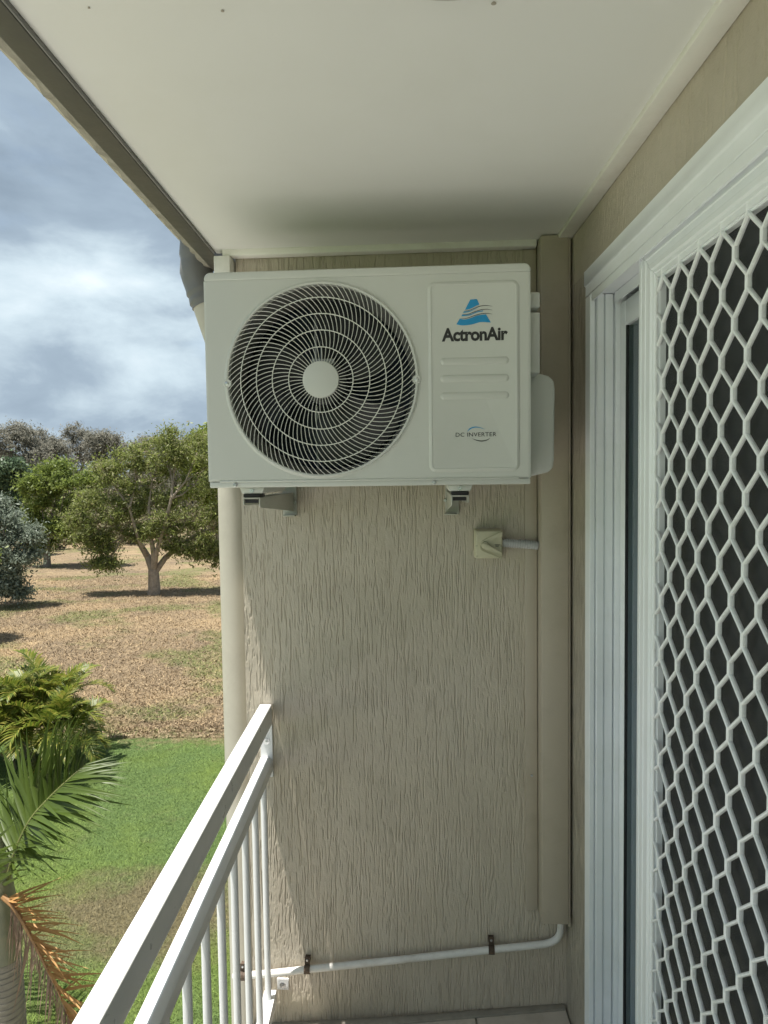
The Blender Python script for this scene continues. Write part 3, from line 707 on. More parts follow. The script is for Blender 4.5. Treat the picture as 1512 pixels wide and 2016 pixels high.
# ------------------------------------------------------------------ brackets
ZA = AZ0-0.026
for u, lab, s in ((FEET[0], 'left galvanised wall bracket under the air conditioner beside the downpipe', 1), (FEET[1], 'right galvanised wall bracket under the air conditioner above the isolator switch', -1)):
    bo_ = (u, 0.0, ZA-0.10)
    b_ = empty('wall_bracket', WALLM @ Matrix.Translation(bo_)); tag(b_, lab, 'bracket', 'brackets carrying the air conditioner')
    uo = u - s*0.022; ui = u + s*0.022
    # channel arm: web on the outer side, top flange, tapering lower edge
    arm = MB()
    prof = [(-0.462, ZA), (-0.004, ZA), (-0.004, ZA-0.060), (-0.10, ZA-0.052), (-0.455, ZA-0.026), (-0.462, ZA-0.022)]
    arm.prism([(p[0], p[1]) for p in prof], 'x', min(ui, ui-s*0.003), max(ui, ui-s*0.003))
    arm.box(uo, ui-s*0.0031, -0.462, -0.004, ZA-0.003, ZA)
    arm.prism([(-0.462, ZA-0.0031), (-0.12, ZA-0.0031), (-0.12, ZA-0.030), (-0.455, ZA-0.020), (-0.462, ZA-0.017)], 'x', min(uo, uo+s*0.003), max(uo, uo+s*0.003))
    arm.build('arm', M['bracket'], b_, bevel=0.0008, seg=1, org=bo_)
    MB().box(u-0.018, u+0.016, -0.4555, -0.452, ZA-0.0135, ZA-0.0045).build('end_plug', M['rubber'], b_, org=bo_)
    pl = MB().box(u-0.013 if s > 0 else u-0.026, u+0.032 if s > 0 else u+0.016, -0.006, -0.001, ZA-0.074, ZA+0.20)
    pl.box(ui-s*0.03, ui+s*0.008, -0.035, -0.006, ZA-0.074, ZA-0.070)
    pl.build('wall_plate', M['bracket'], b_, bevel=0.001, seg=1, org=bo_)
    MB().box(u-0.022, u+0.022, -0.458, -0.405, ZA+0.0005, ZA+0.0095).build('rubber_pad', M['rubber'], b_, bevel=0.002, org=bo_)
    MB().tube([(u, -0.435, ZA+0.001), (u, -0.435, ZA+0.024)], 0.004, 8).tube([(u, -0.459, ZA+0.017), (u, -0.452, ZA+0.017)], 0.006, 6).build('bolt', M['steel'], b_, org=bo_)
    MB().lathe([(0.0001, 0.006), (0.0045, 0.006), (0.006, 0.002), (0.006, 0)], 6, (ui+s*0.005, -0.006, ZA-0.03), 'y').build('bolt', M['steel'], b_, org=bo_)
# ------------------------------------------------------------------ isolator switch and its conduit
iw = 0.062
i0 = onW(936, 1045, iw); i1 = onW(990, 1100, iw)
ib = (onW(931.5, 1072, 0.004)[0], onW(988, 1072, 0.0)[0])
IU0, IU1, IZ0, IZ1 = i0[0], i1[0], i1[1], i0[1]
io = ((IU0+IU1)/2, 0, (IZ0+IZ1)/2)
isw = empty('isolator_switch', WALLM @ Matrix.Translation(io)); tag(isw, 'square cream isolator switch with angled lever on the end wall', 'switch')
MB().box(IU0-0.002, IU1+0.002, -0.030, 0.002, IZ0-0.002, IZ1+0.002).build('back_box', M['iso'], isw, bevel=0.006, seg=3, org=io)
MB().box(IU0, IU1, -iw+0.006, -0.0305, IZ0, IZ1).build('front_cover', M['iso'], isw, bevel=0.006, seg=3, org=io)
def I(zx, zy, w=iw): return onW(920+zx/10.08, 1030+zy/10.08, w)
# raised V-shaped guard with a rounded nose
g = MB()
outer = [I(700, 165), I(650, 175), I(400, 300), I(300, 350), I(235, 430), I(240, 520), I(300, 580), I(560, 680), I(700, 712)]
inn = [I(700, 262), I(560, 300), I(430, 345), I(345, 350), I(280, 400), I(262, 470), I(300, 540), I(470, 610), I(660, 690)]
n = len(outer); yb_, yt_ = -iw+0.0055, -iw+0.0015
V = [(p[0], yb_, p[1]) for p in outer] + [(p[0]*0.94+q[0]*0.06, yt_, p[1]*0.94+q[1]*0.06) for p, q in zip(outer, inn)] + [(p[0], yt_, p[1]) for p in inn] + [(p[0], yb_, p[1]) for p in inn]
fs = [(j*n+i, j*n+i+1, (j+1)*n+i+1, (j+1)*n+i) for j in range(3) for i in range(n-1)] + [(0, n, 2*n, 3*n), (n-1, 2*n-1, 3*n-1, 4*n-1)]
g.add(V, fs).build('lever_guard', M['iso'], isw, org=io, bevel=0.0008, seg=1)
kc = I(355, 440)
MB().lathe([(0.0001, 0.004), (0.0108, 0.003), (0.0116, 0.002), (0.0116, -0.006)], 24, (kc[0], -iw, kc[1]), 'y').build('dial', M['iso'], isw, smooth=True, org=io)
a_, c_ = I(300, 430), I(670, 590); d = np.array([c_[0]-a_[0], c_[1]-a_[1]]); L = np.linalg.norm(d); d /= L; nn_ = np.array([-d[1], d[0]])
def lv(s, tt): q = np.array(a_)+d*s*L+nn_*tt; return (q[0], q[1])
MB().prism([lv(-0.08, 0.0), lv(-0.04, 0.006), lv(0.08, 0.0085), lv(1.0, 0.0032), lv(1.04, 0.0), lv(1.0, -0.003), lv(0.2, -0.0085), lv(0.02, -0.008)], 'y', -iw+0.003, -iw-0.009).build('lever', M['iso'], isw, bevel=0.0012, org=io)
for zx, zy in ((185, 215), (650, 205), (195, 670), (662, 675)):
    u, z = I(zx, zy); MB().lathe([(0.0001, 0.001), (0.0028, 0.001), (0.0034, 0.0), (0.0036, -0.0065)], 12, (u, -iw+0.006, z), 'y').build('screw', M['iso'], isw, org=io)
mk = MB()
for zx0, zx1, zy0, zy1 in ((545, 650, 425, 436), (560, 640, 446, 455), (560, 625, 464, 474), (655, 690, 432, 440), (668, 682, 446, 476), (170, 215, 452, 458)):
    p_, q_ = I(zx0, zy1), I(zx1, zy0); mk.box(p_[0], q_[0], -iw+0.0055, -iw+0.0065-0.0012, p_[1], q_[1])
mk.build('switch_marking', M['ink'], isw, org=io)
c0 = onW(990, 1069, 0.03); c1 = onW(1053, 1072, 0.03)
P = []; Rr = []; N_ = 15
for i in range(N_*4+1):
    s = i/(N_*4); P.append((c0[0]-0.003+(c1[0]-c0[0]+0.012)*s, -0.032, c0[1]+0.001+(c1[1]-c0[1])*s - 0.004*s*s)); Rr.append((0.0138, 0.0142, 0.0138, 0.0116)[i % 4])
co = MB().tube(P, Rr, 20).build('flexible_conduit', M['conduit'], smooth=False); co.matrix_world = WALLM
co.data.polygons.foreach_set('use_smooth', [True]*len(co.data.polygons))
tag(co, 'short grey corrugated conduit from isolator switch into the duct', 'conduit')
# ------------------------------------------------------------------ pipe duct in the corner
dl = onW(1058, 1400, 0.0)[0]; dfl = onW(1066.5, 1400, 0.09)[0]; dfr = XW-0.0095
duo = ((dfl+dfr)/2, -0.045, onW(1090, 1820, 0.09)[1])
du = empty('pipe_duct', WALLM @ Matrix.Translation(duo)); tag(du, 'tall beige pipe duct in the corner between end wall and door wall', 'duct')
MB().box(dfl, dfr, -0.09, 0.004, duo[2], ZC-0.004).build('cover', M['duct'], du, bevel=0.003, seg=2, org=duo)
sl = onW(1034.5, 1400, 0.014)[0]
MB().box(sl, dfl-0.0015, -0.014, 0.004, onW(1049, 1792, 0.014)[1], ZC-0.022).build('side_flange', M['duct'], du, bevel=0.002, org=duo)
MB().box(dfr+0.001, XW-0.003, -0.084, 0.004, duo[2]-0.01, ZC-0.004).build('gap_strip', M['duct'], du, org=duo)
for px, py in ((1047, 1527),): screw(px, py, 0.0145, du, duo, 0.0035)
# ------------------------------------------------------------------ drain pipe
dpw = 0.022
pts = [W3(459, 1922.5, dpw), W3(540, 1915.5, dpw), W3(610, 1908, dpw), W3(800, 1888, dpw), W3(968, 1869.5, dpw), W3(1050, 1861, dpw), W3(1078, 1857, dpw), W3(1094, 1850, dpw), W3(1102, 1838, dpw), W3(1104, 1822, dpw), W3(1104, 1790, dpw)]
dpo = pts[2]
dp = empty('drain_pipe', WALLM @ Matrix.Translation(dpo)); tag(dp, 'thin white drain pipe sloping along the foot of the end wall', 'pipe')
sm = [tuple(q) for q in curve(pts, 5)]
MB().tube(sm, 0.0112, 14).build('pipe', M['pvc'], dp, smooth=True, org=dpo)
for px, py in ((605, 1908), (967.5, 1869.5), (478, 1921)):
    u, z = onW(px, py, dpw)
    sd = MB()
    ar = [(0.0128*math.cos(a), 0.0128*math.sin(a)) for a in np.linspace(-math.pi/2-0.4, math.pi/2, 9)]
    for k in range(8):
        (c1_, s1_), (c2_, s2_) = ar[k], ar[k+1]
        sd.add([(u+dx, -dpw-f_*c_, z+f_*s_) for dx in (-0.0095, 0.0095) for f_ in (1.0, 1.12) for c_, s_ in ((c1_, s1_), (c2_, s2_))],
               [(0, 1, 3, 2), (4, 6, 7, 5), (0, 4, 5, 1), (2, 3, 7, 6)])
    sd.box(u-0.0085, u+0.0085, -dpw+0.0005, -dpw+0.0025, z+0.0125, z+0.040).box(u-0.0085, u+0.0085, -dpw+0.0026, 0.002, z+0.020, z+0.034)
    o = sd.build('saddle', M['rust'], dp, org=dpo)
    MB().lathe([(0.0001, 0.003), (0.0028, 0.0028), (0.0038, 0.001), (0.0038, 0)], 8, (u, -dpw, z+0.030), 'y').build('screw', M['steel'], o, org=dpo)
# ------------------------------------------------------------------ downpipe outside the wall
YD = 2.47; RD = 0.049
def D(x, y, dx=RD): p = onY(x, y, YD); return (float(p[0])+dx, YD, float(p[2]))
low = D(430.5, 1000); Xl = low[0]
pt_top = D(357.5, 500); pk1 = D(357.5, 548); pk2 = D(422, 722)
path = [(pt_top[0], YD, 2.55), (pt_top[0], YD, pk1[2]+0.02), (pt_top[0]+0.004, YD, pk1[2]-0.005), (pt_top[0]+0.014, YD, pk1[2]-0.03)]
path += [(Xl-0.012, YD, pk2[2]+0.03), (Xl-0.003, YD, pk2[2]), (Xl, YD, pk2[2]-0.03), (Xl, YD, GZ)]
dno = (Xl, YD, GZ)
dn = empty('downpipe', Matrix.Translation(dno)); tag(dn, 'beige round downpipe running down beside the end wall', 'downpipe')
MB().tube(path, RD, 28, up=(0, 1, 0)).build('pipe', M['down'], dn, smooth=True, org=dno)
tp = []; tr_ = []
q0, q1 = np.array(path[0]), np.array(path[1]); e_ = np.array(path[4])-np.array(path[3]); e_ /= np.linalg.norm(e_)
seq = [q0+(q1-q0)*s for s in np.linspace(0.15, 1, 12)] + [np.array(path[2]), np.array(path[3])] + [np.array(path[3])+e_*s for s in np.linspace(0.008, 0.065, 8)]
for i, q in enumerate(seq): tp.append(q); tr_.append(RD+0.0025+0.0040*(i % 4)/3)
MB().tube(tp, tr_, 28, up=(0, 1, 0)).build('tape_wrap', M['tape'], dn, smooth=True, org=dno)
for zc_ in (-0.6,):
    MB().lathe([(RD+0.001, -0.012), (RD+0.004, -0.012), (RD+0.004, 0.012), (RD+0.001, 0.012)], 28, (Xl, YD, zc_), 'z').build('clip', M['steel'], dn, org=dno)
# ------------------------------------------------------------------ balustrade
XR0, XR1 = -0.4505, -0.4115
ywall = lambda x: WD - math.tan(WA)*x
YE = ywall(-0.43)-0.004
YN = -2.2
ro = (-0.431, YE, -0.02)
ra = empty('balustrade', Matrix.Translation(ro)); tag(ra, 'white metal balcony balustrade with round bars and two upper rails', 'railing')
MB().box(XR0, XR1, YN, YE-0.001, 0.884, 0.952).build('top_rail', M['white'], ra, bevel=0.005, seg=3, org=ro)
prof = [(XR0, 0.735), (XR1, 0.735), (XR1, 0.766), (XR1-0.013, 0.779), (XR0, 0.779)]
MB().prism([(p[0], p[1]) for p in prof], 'y', YN, YE-0.003).build('middle_rail', M['white'], ra, bevel=0.0015, org=ro)
MB().box(XR0, XR1, YN, YE-0.03, -0.025, 0.018).build('bottom_rail', M['white'], ra, bevel=0.0025, org=ro)
bal0 = None; k = 0
while True:
    y = 2.225-0.1395*k
    if y < YN+0.05: break
    if bal0 is None: o = bal0 = MB().tube([(0, 0, 0.016), (0, 0, 0.737)], 0.0098, 16, caps=False).build('baluster', M['white'], ra, smooth=True)
    else: o = dup(bal0, 'baluster', ra)
    o.location = (-0.431-ro[0], y-ro[1], -ro[2]); k += 1
pl = MB().box(XR0, XR1, YE-0.003, YE+0.003, 0.712, 0.884).build('end_plate', M['white'], ra, bevel=0.001, seg=1, org=ro)
def nut(name, c, r, parent, org):
    mb = MB(); mb.lathe([(r*1.5, 0.0), (r*1.5, 0.0015), (r*0.9, 0.0015)], 20, c, 'y')
    mb.prism([(c[0]+r*math.cos(k*math.pi/3), c[2]+r*math.sin(k*math.pi/3)) for k in range(6)], 'y', c[1]-0.001, c[1]-0.0045)
    mb.lathe([(r*0.55, 0.0044), (r*0.55, 0.0065), (0.0001, 0.007)], 12, c, 'y')
    return mb.build(name, M['steel'], parent, org=org)
q = onW(525, 1459.5, 0.006); nut('anchor_bolt', (q[0], YE-0.004, q[1]), 0.0066, pl, ro)
an = empty('anchor_plate', WALLM @ Matrix.Translation((onW(557, 1937, 0)[0], 0, onW(557, 1937, 0)[1]))); tag(an, 'small square white anchor plate with bolt low on the end wall', 'plate')
a_, c_ = onW(546, 1948, 0.004), onW(568, 1927, 0.004); an_o = (onW(557, 1937, 0)[0], 0, onW(557, 1937, 0)[1])
MB().box(a_[0], c_[0], -0.005, 0.002, a_[1], c_[1]).build('plate', M['white'], an, bevel=0.001, seg=1, org=an_o)
nut('anchor_bolt', (an_o[0], -0.005, an_o[2]), 0.0066, an, an_o)

# ------------------------------------------------------------------ sliding door (frame, glass panel) and security screen door
so = (0.60, 1.1, -0.02)
sd = empty('sliding_door', Matrix.Translation(so)); tag(sd, 'white aluminium sliding door frame with dark glass panel behind the security screen', 'door')
fr = MB()
DX = XW-0.5405
jx = [q_+DX for q_ in (0.5375, 0.5545, 0.577, 0.603, 0.638, 0.70)]
jy = [YF-0.048, YF-0.055, YF-0.050, YF-0.056, YF-0.050]
prof = [(jx[0], YF-0.001)]
for k in range(5): prof += [(jx[k]+(0.0004 if k else 0), jy[k]), (jx[k+1]-0.0035, jy[k])] + ([(jx[k+1]-0.0035, jy[k]+0.010), (jx[k+1]+0.0003, jy[k]+0.010)] if k < 4 else [])
prof += [(jx[5]-0.0035, YF-0.001)]
fr.prism(prof, 'z', -0.03, ZH-0.072).build('jamb', M['alu'], sd, bevel=0.0012, seg=1, org=so)
MB().prism([(q_+DX, z_) for q_, z_ in ((0.5335, ZH-0.001), (0.5335, ZH-0.040), (0.5375, ZH-0.043), (0.5375, ZH-0.070), (0.70, ZH-0.070), (0.70, ZH-0.001))], 'y', 0.105, YF-0.0005).build('head', M['alu'], sd, bevel=0.0015, seg=1, org=so)
MB().box(0.5385+DX, 0.545+DX, 0.11, YF-0.06, ZH-0.092, ZH-0.0705).box(0.60+DX, 0.606+DX, 0.11, YF-0.06, ZH-0.098, ZH-0.0705).build('head_track', M['alu'], sd, bevel=0.001, seg=1, org=so)
MB().box(0.535+DX, 0.70+DX, 0.105, YF-0.001, -0.035, -0.005).build('sill', M['alu'], sd, bevel=0.002, org=so)
MB().box(0.535+DX, 0.70+DX, 0.1055, 0.150, -0.0045, ZH-0.072).build('jamb', M['alu'], sd, bevel=0.0015, seg=1, org=so)
# glass panels
for pi, (ya, yb, xg) in enumerate(((1.05, YF-0.058, 0.630+DX), (0.16, 1.11, 0.672+DX))):
    pn = MB()
    pn.box(xg-0.014, xg+0.014, yb-0.040, yb, 0.0, ZH-0.10).box(xg-0.014, xg+0.014, ya, ya+0.05, 0.0, ZH-0.10)
    pn.box(xg-0.0138, xg+0.0138, ya+0.0505, yb-0.0405, ZH-0.165, ZH-0.1005).box(xg-0.0138, xg+0.0138, ya+0.0505, yb-0.0405, 0.0005, 0.075)
    pn_o = pn.build('glass_panel', M['alu'], sd, bevel=0.002, org=so)
    MB().box(xg-0.0035, xg+0.0035, ya+0.048, yb-0.039, 0.072, ZH-0.162).build('pane', M['glass'], pn_o, org=so)
    MB().box(xg-0.0125, xg-0.0045, yb-0.0435, yb-0.0402, 0.075, ZH-0.165).build('gasket', M['bead'], pn_o, org=so)
# curtain inside the room
cu = MB(); V = []; nn = 120
for i in range(nn):
    y = 1.98-1.2*i/(nn-1); x = 0.86+0.028*math.sin(i*0.83)+0.012*math.sin(i*2.1+1)
    V += [(x, y, 0.01), (x+0.004*math.sin(i), y, 2.2)]
cu.add(V, [(2*i, 2*i+2, 2*i+3, 2*i+1) for i in range(nn-1)])
tag(cu.build('curtain', M['curtain'], smooth=True), 'dark grey curtain hanging behind the glass', 'curtain')

XS = 0.5555*KX; YS0 = 1.684*KX; YS1 = 1.584*KX; YS2 = 0.70; ZT = EYE[2]+0.496*KX; ZI = EYE[2]+0.408*KX
sco = (XS+0.015, 1.2, -0.002)
sc = empty('security_door', Matrix.Translation(sco)); tag(sc, 'white security screen door with diamond grille and black fly screen', 'door')
def fluted(y0, y1):   # stile cross-section with shallow grooves on its face, running from y0 (far) to y1 (inner edge)
    w = y0-y1
    P = [(XS+0.022, y0), (XS, y0), (XS, y0-0.12*w), (XS+0.0016, y0-0.13*w), (XS+0.0016, y0-0.24*w), (XS-0.001, y0-0.26*w), (XS-0.001, y0-0.42*w), (XS+0.0008, y0-0.44*w), (XS+0.0008, y0-0.60*w),
         (XS-0.001, y0-0.62*w), (XS-0.001, y0-0.74*w), (XS+0.003, y0-0.78*w), (XS+0.003, y0-0.86*w), (XS+0.0055, y0-0.88*w), (XS+0.0055, y1), (XS+0.022, y1)]
    return P
w_ = YS0-YS1
def stile(name, y0, y1, zmit):    # mitred at the top
    P = fluted(y0, y1); n = len(P)
    V = [(p[0], p[1], 0.0) for p in P] + [(p[0], p[1], ZT-(ZT-ZI)*abs(p[1]-y0)/abs(y1-y0)-0.0006) for p in P]
    return MB().add(V, [tuple(range(n)), tuple(range(2*n-1, n-1, -1))]+[(i, i+n, (i+1) % n+n, (i+1) % n) for i in range(n)]).build(name, M['alu'], sc, org=sco)
stile('stile', YS0, YS1, True); stile('stile', YS2, YS2+w_, True)
P = fluted(ZT, ZI); n = len(P)
V = [(p[0], YS0-(YS0-YS1)*(ZT-p[1])/(ZT-ZI)-0.0006, p[1]) for p in P] + [(p[0], YS2+w_*(ZT-p[1])/(ZT-ZI)+0.0006, p[1]) for p in P]
MB().add(V, [tuple(range(n)), tuple(range(2*n-1, n-1, -1))]+[(i, i+n, (i+1) % n+n, (i+1) % n) for i in range(n)]).build('top_rail', M['alu'], sc, org=sco)
MB().box(XS+0.0002, XS+0.0218, YS2+w_, YS1, 0.0, 0.11).build('bottom_rail', M['alu'], sc, bevel=0.002, org=sco)
MB().box(XS+0.010, XS+0.0315, YS1-0.004, YS1+0.004, 0.1, ZI+0.003).box(XS+0.010, XS+0.0315, YS2+w_, YS1-0.0045, ZI-0.004, ZI+0.004).build('inner_bead', M['alu'], sc, bevel=0.001, seg=1, org=sco)
MB().box(XS+0.0225, XS+0.0240, YS2+w_, YS1-0.0045, 0.08, ZI-0.0045).build('fly_screen', M['fly'], sc, org=sco)
XM = XS+0.0085; hp = 0.0463*KX; vp = 0.1158*KX; o_ = 0.0022; hv = 0.0112
gq = MB(); gr2 = None
def strand_mesh():
    P = []
    z = -0.06; k = 0
    # column A at y=0, column B at y=-hp ; nodes alternate every vp/2
    z0 = 0.0
    for k in range(-1, 42):
        zc2 = z0+k*vp/2
        yy = (-o_ if k % 2 == 0 else -hp+o_)
        P += [(0, yy, zc2-hv), (0, yy, zc2+hv)]
    P = [p for p in P if -0.05 <= p[2] <= 2.135]
    return MB().tube(P, 0.0033, 8, caps=True, up=(1, 0, 0))
gr_e = MB().box(XS+0.0035, XS+0.0062, YS1-0.0022, YS1+0.0015, 0.10, ZI).build('diamond_grille', M['mesh'], sc, org=sco)
s0 = None
zA = (EYE[2]-0.109*KX) % vp
for j in range(-9, 8):
    ya = 1.232*KX + hp*(-j)
    if ya-hp < YS2+w_-0.05 or ya > YS1+0.06: continue
    if s0 is None: o = s0 = strand_mesh().build('strand', M['mesh'], gr_e, smooth=True)
    else: o = dup(s0, 'strand', gr_e)
    zoff = zA + (0 if j % 2 == 0 else vp/2) - (vp if zA > 0.06 else 0) + 0.03*0
    zz = zA if j % 2 == 0 else zA-vp/2
    o.location = (XM-sco[0], ya-sco[1], zz-sco[2]); o.scale = (1.45, 1, 1)
# ------------------------------------------------------------------ vegetation
def leaf_cloud(centres, radii, n, size, aspect, droop=0.0, tri=False, r=rng):
    """n leaf-shaped quads spread through ellipsoidal clumps"""
    k = len(centres); C = np.array(centres); R = np.array(radii)
    wgt = np.prod(R, 1)**0.72; wgt /= wgt.sum(); id_ = r.choice(k, n, p=wgt)
    d = r.normal(0, 1, (n, 3)); d /= np.linalg.norm(d, axis=1)[:, None]
    rad = np.abs(r.normal(0, 0.62, n))
    P = C[id_] + d*rad[:, None]*R[id_]
    a = r.normal(0, 1, (n, 3)); a[:, 2] -= droop; a /= np.linalg.norm(a, axis=1)[:, None]
    b = np.cross(a, r.normal(0, 1, (n, 3))); b /= np.linalg.norm(b, axis=1)[:, None]
    s = size*(0.55+0.9*r.random(n)); a *= s[:, None]; b *= (s*aspect)[:, None]
    V = np.stack([P-a, P-a*0.1+b, P+a, P-a*0.1-b], 1).reshape(-1, 3)
    return V, np.arange(4*n).reshape(-1, 4)
def clumps_from(lobes, per, cr, r):
    """break each big lobe into many small clumps near its surface so that the outline is uneven"""
    C = []; R = []
    for (c, rad) in lobes:
        for _ in range(per):
            d = r.normal(0, 1, 3); d /= np.linalg.norm(d); q = r.uniform(0.35, 1.0)
            C.append(np.array(c)+d*np.array(rad)*q); s = cr*r.uniform(0.55, 1.25); R.append((s, s, s*0.72))
    return C, R
def make_tree(name, label, Yd, base_px, lobes_px, leafm, barkm, n, lsize, aspect, per=14, cr=0.45, trunk_r=0.2, forks=None, droop=0.0, seed=1, group=None, twigs=40, depth=1.0, depth_off=0.0):
    r = np.random.default_rng(seed)
    k = Yd/F; lobes = []
    for (x, y, rx, ry) in lobes_px:
        p = onY(x, y, Yd); p[1] += r.uniform(-0.5, 0.5)*rx*k*depth+depth_off; lobes.append((p, (rx*k, rx*k*depth, ry*k)))
    b = onY(base_px[0], base_px[1], Yd); b = np.array([b[0], Yd, GZ])
    e = empty(name, Matrix.Translation(tuple(b))); tag(e, label, 'tree', group)
    C, R = clumps_from(lobes, per, cr, r)
    V, Fq = leaf_cloud(C, R, n, lsize, aspect, droop, r=r)
    np_mesh('crown', V-b, Fq, leafm, e)
    t_ = MB()
    cen = np.mean([l[0] for l in lobes], 0); zmin = min(l[0][2]-l[1][2] for l in lobes)
    if forks is None:
        h = max(0.6, (cen[2]-GZ)*0.45); f0 = b+np.array([0.1, 0, h])
        forks = [[b-np.array([0, 0, 0.1]), b+np.array([0.04, 0, h*0.5]), f0]]
        t_.tube(forks[0], [trunk_r*1.35, trunk_r, trunk_r*0.8], 10)
        heads = [f0]
    else:
        heads = []
        for pth, r0, r1 in forks:
            P = [onY(x, y, Yd)+np.array([0, dy, 0]) for x, y, dy in pth]; m_ = len(P)
            t_.tube(P, [r0+(r1-r0)*i/(m_-1) for i in range(m_)], 9); heads.append(P[-1]); heads.append(P[-2])
    for (c, rad) in lobes:
        h_ = min(heads, key=lambda q: np.linalg.norm(q-c)); mid = (h_+c)/2+r.normal(0, 0.12, 3)*np.array(rad)+np.array([0, 0, -0.08*np.linalg.norm(c-h_)])
        t_.tube([h_, mid, c], [trunk_r*0.26, trunk_r*0.16, trunk_r*0.07], 6, caps=False)
        for _ in range(max(2, twigs//len(lobes))):
            d = r.normal(0, 1, 3); d /= np.linalg.norm(d); d[2] += 0.3; q = c+d*np.array(rad)*0.95
            s_ = c if r.random() < 0.6 else mid
            t_.tube([s_, (s_+q)/2+r.normal(0, 0.1, 3)*np.array(rad), q], [trunk_r*0.085, trunk_r*0.055, trunk_r*0.025], 4, caps=False)
    t_.build('trunk', barkm, e, smooth=True, org=tuple(b))
    return e
G_olive = leafmat('olive_leaves', [(0.12, 0.13, 0.05), (0.19, 0.22, 0.065), (0.245, 0.295, 0.075), (0.30, 0.27, 0.17)], 0.5, 0.55)
G_green = leafmat('green_leaves', [(0.10, 0.135, 0.038), (0.185, 0.24, 0.058), (0.27, 0.33, 0.08)], 0.5, 0.5)
G_silver = leafmat('silver_leaves', [(0.12, 0.15, 0.11), (0.21, 0.25, 0.19), (0.33, 0.37, 0.31)], 0.4, 0.5)
G_blue = leafmat('bluegreen_leaves', [(0.05, 0.085, 0.05), (0.095, 0.145, 0.08), (0.15, 0.21, 0.115)], 0.25, 0.5)
G_grey = leafmat('greybrown_leaves', [(0.17, 0.17, 0.14), (0.255, 0.25, 0.21), (0.33, 0.32, 0.27)], 0.45, 0.7)
G_yellow = leafmat('yellowgreen_leaves', [(0.09, 0.12, 0.02), (0.17, 0.22, 0.03), (0.27, 0.31, 0.05)], 0.4, 0.5)
G_far = leafmat('far_leaves', [(0.12, 0.125, 0.085), (0.17, 0.17, 0.12), (0.22, 0.21, 0.155)], 0.35, 0.7)
G_scrub = leafmat('scrub_leaves', [(0.085, 0.075, 0.045), (0.15, 0.13, 0.08), (0.19, 0.185, 0.09), (0.25, 0.2, 0.14)], 0.2, 0.7)
YB = 28.45
make_tree('paperbark_tree', 'spreading olive green tree with pale forked trunk in the middle of the field', YB, (302, 1172),
    [(330, 868, 42, 30), (262, 893, 44, 30), (385, 893, 42, 38), (212, 925, 36, 26), (300, 930, 55, 36), (375, 955, 55, 38), (235, 965, 48, 30), (175, 985, 32, 24), (300, 990, 48, 34), (215, 1020, 42, 26), (365, 1020, 48, 38),
     (150, 1025, 22, 18), (205, 1075, 20, 22), (415, 1030, 36, 46), (420, 1085, 24, 30), (265, 1050, 30, 20), (345, 1075, 26, 20), (455, 940, 44, 50), (470, 1010, 40, 50), (205, 1110, 22, 14), (255, 1005, 40, 26), (330, 905, 50, 34), (395, 1085, 30, 24), (180, 1055, 26, 20), (320, 1040, 34, 20)],
    G_olive, M['bark'], 64000, 0.066, 0.30, per=20, cr=0.48, trunk_r=0.20, droop=0.5, seed=21, group='trees around the field', twigs=130,
    forks=[([(300, 1180, 0), (304, 1160, 0), (303, 1138, 0), (302, 1122, 0)], 0.26, 0.2), ([(302, 1126, 0), (288, 1098, .2), (268, 1068, .3), (240, 1052, .3), (215, 1022, .2)], 0.16, 0.06), ([(303, 1128, 0), (306, 1090, -.2), (303, 1062, -.3), (296, 1000, -.2)], 0.13, 0.06),
           ([(304, 1128, 0), (322, 1100, .2), (345, 1078, .4), (385, 1052, .5), (420, 1040, .5)], 0.13, 0.05), ([(303, 1126, 0), (313, 1085, -.3), (330, 1040, -.5), (345, 980, -.5)], 0.11, 0.05), ([(288, 1098, 0.2), (278, 1060, -.3), (262, 1000, -.4)], 0.10, 0.04)])
make_tree('leafy_tree', 'mid green bushy tree left of the pale trunked tree', 37.5, (92, 1107),
    [(108, 925, 34, 22), (70, 955, 36, 30), (140, 945, 40, 28), (105, 985, 48, 34), (165, 985, 36, 30), (60, 1010, 32, 34), (115, 1040, 44, 32), (75, 1070, 26, 22), (150, 1035, 30, 26), (190, 940, 30, 24)],
    G_green, M['bark_dark'], 36000, 0.085, 0.36, per=16, cr=0.55, trunk_r=0.16, seed=22, group='trees around the field', twigs=60)
make_tree('silver_leaved_tree', 'silvery grey green tree at the left edge of the picture', 26.0, (-48, 1190),
    [(8, 1012, 34, 26), (38, 1045, 32, 28), (-20, 1035, 44, 40), (20, 1085, 40, 34), (50, 1095, 22, 22), (-10, 1120, 40, 36), (30, 1135, 24, 20), (8, 1158, 20, 14), (-60, 1070, 50, 60), (62, 1060, 14, 12), (40, 1165, 12, 10), (-15, 990, 24, 16)],
    G_silver, M['bark_dark'], 30000, 0.060, 0.42, per=15, cr=0.42, trunk_r=0.16, seed=23, group='trees around the field', twigs=60)
make_tree('blue_green_tree', 'dark blue green tree behind the silvery tree at left', 43.0, (10, 1085),
    [(30, 920, 30, 20), (8, 945, 34, 26), (-30, 940, 44, 40), (25, 975, 34, 28), (-15, 1000, 50, 40), (45, 950, 22, 22), (20, 1030, 36, 30)],
    G_blue, M['bark_dark'], 24000, 0.10, 0.42, per=15, cr=0.6, trunk_r=0.18, seed=24, group='trees around the field', twigs=40)
make_tree('yellow_green_tree', 'bright yellow green tree peeping out behind the air conditioner', 41.0, (430, 1090),
    [(400, 870, 32, 28), (432, 862, 40, 30), (380, 905, 32, 28), (420, 920, 50, 40), (470, 900, 50, 50), (400, 960, 40, 36), (450, 990, 60, 60)],
    G_yellow, M['bark_dark'], 24000, 0.10, 0.4, per=15, cr=0.6, trunk_r=0.18, seed=25, group='trees around the field', twigs=40)
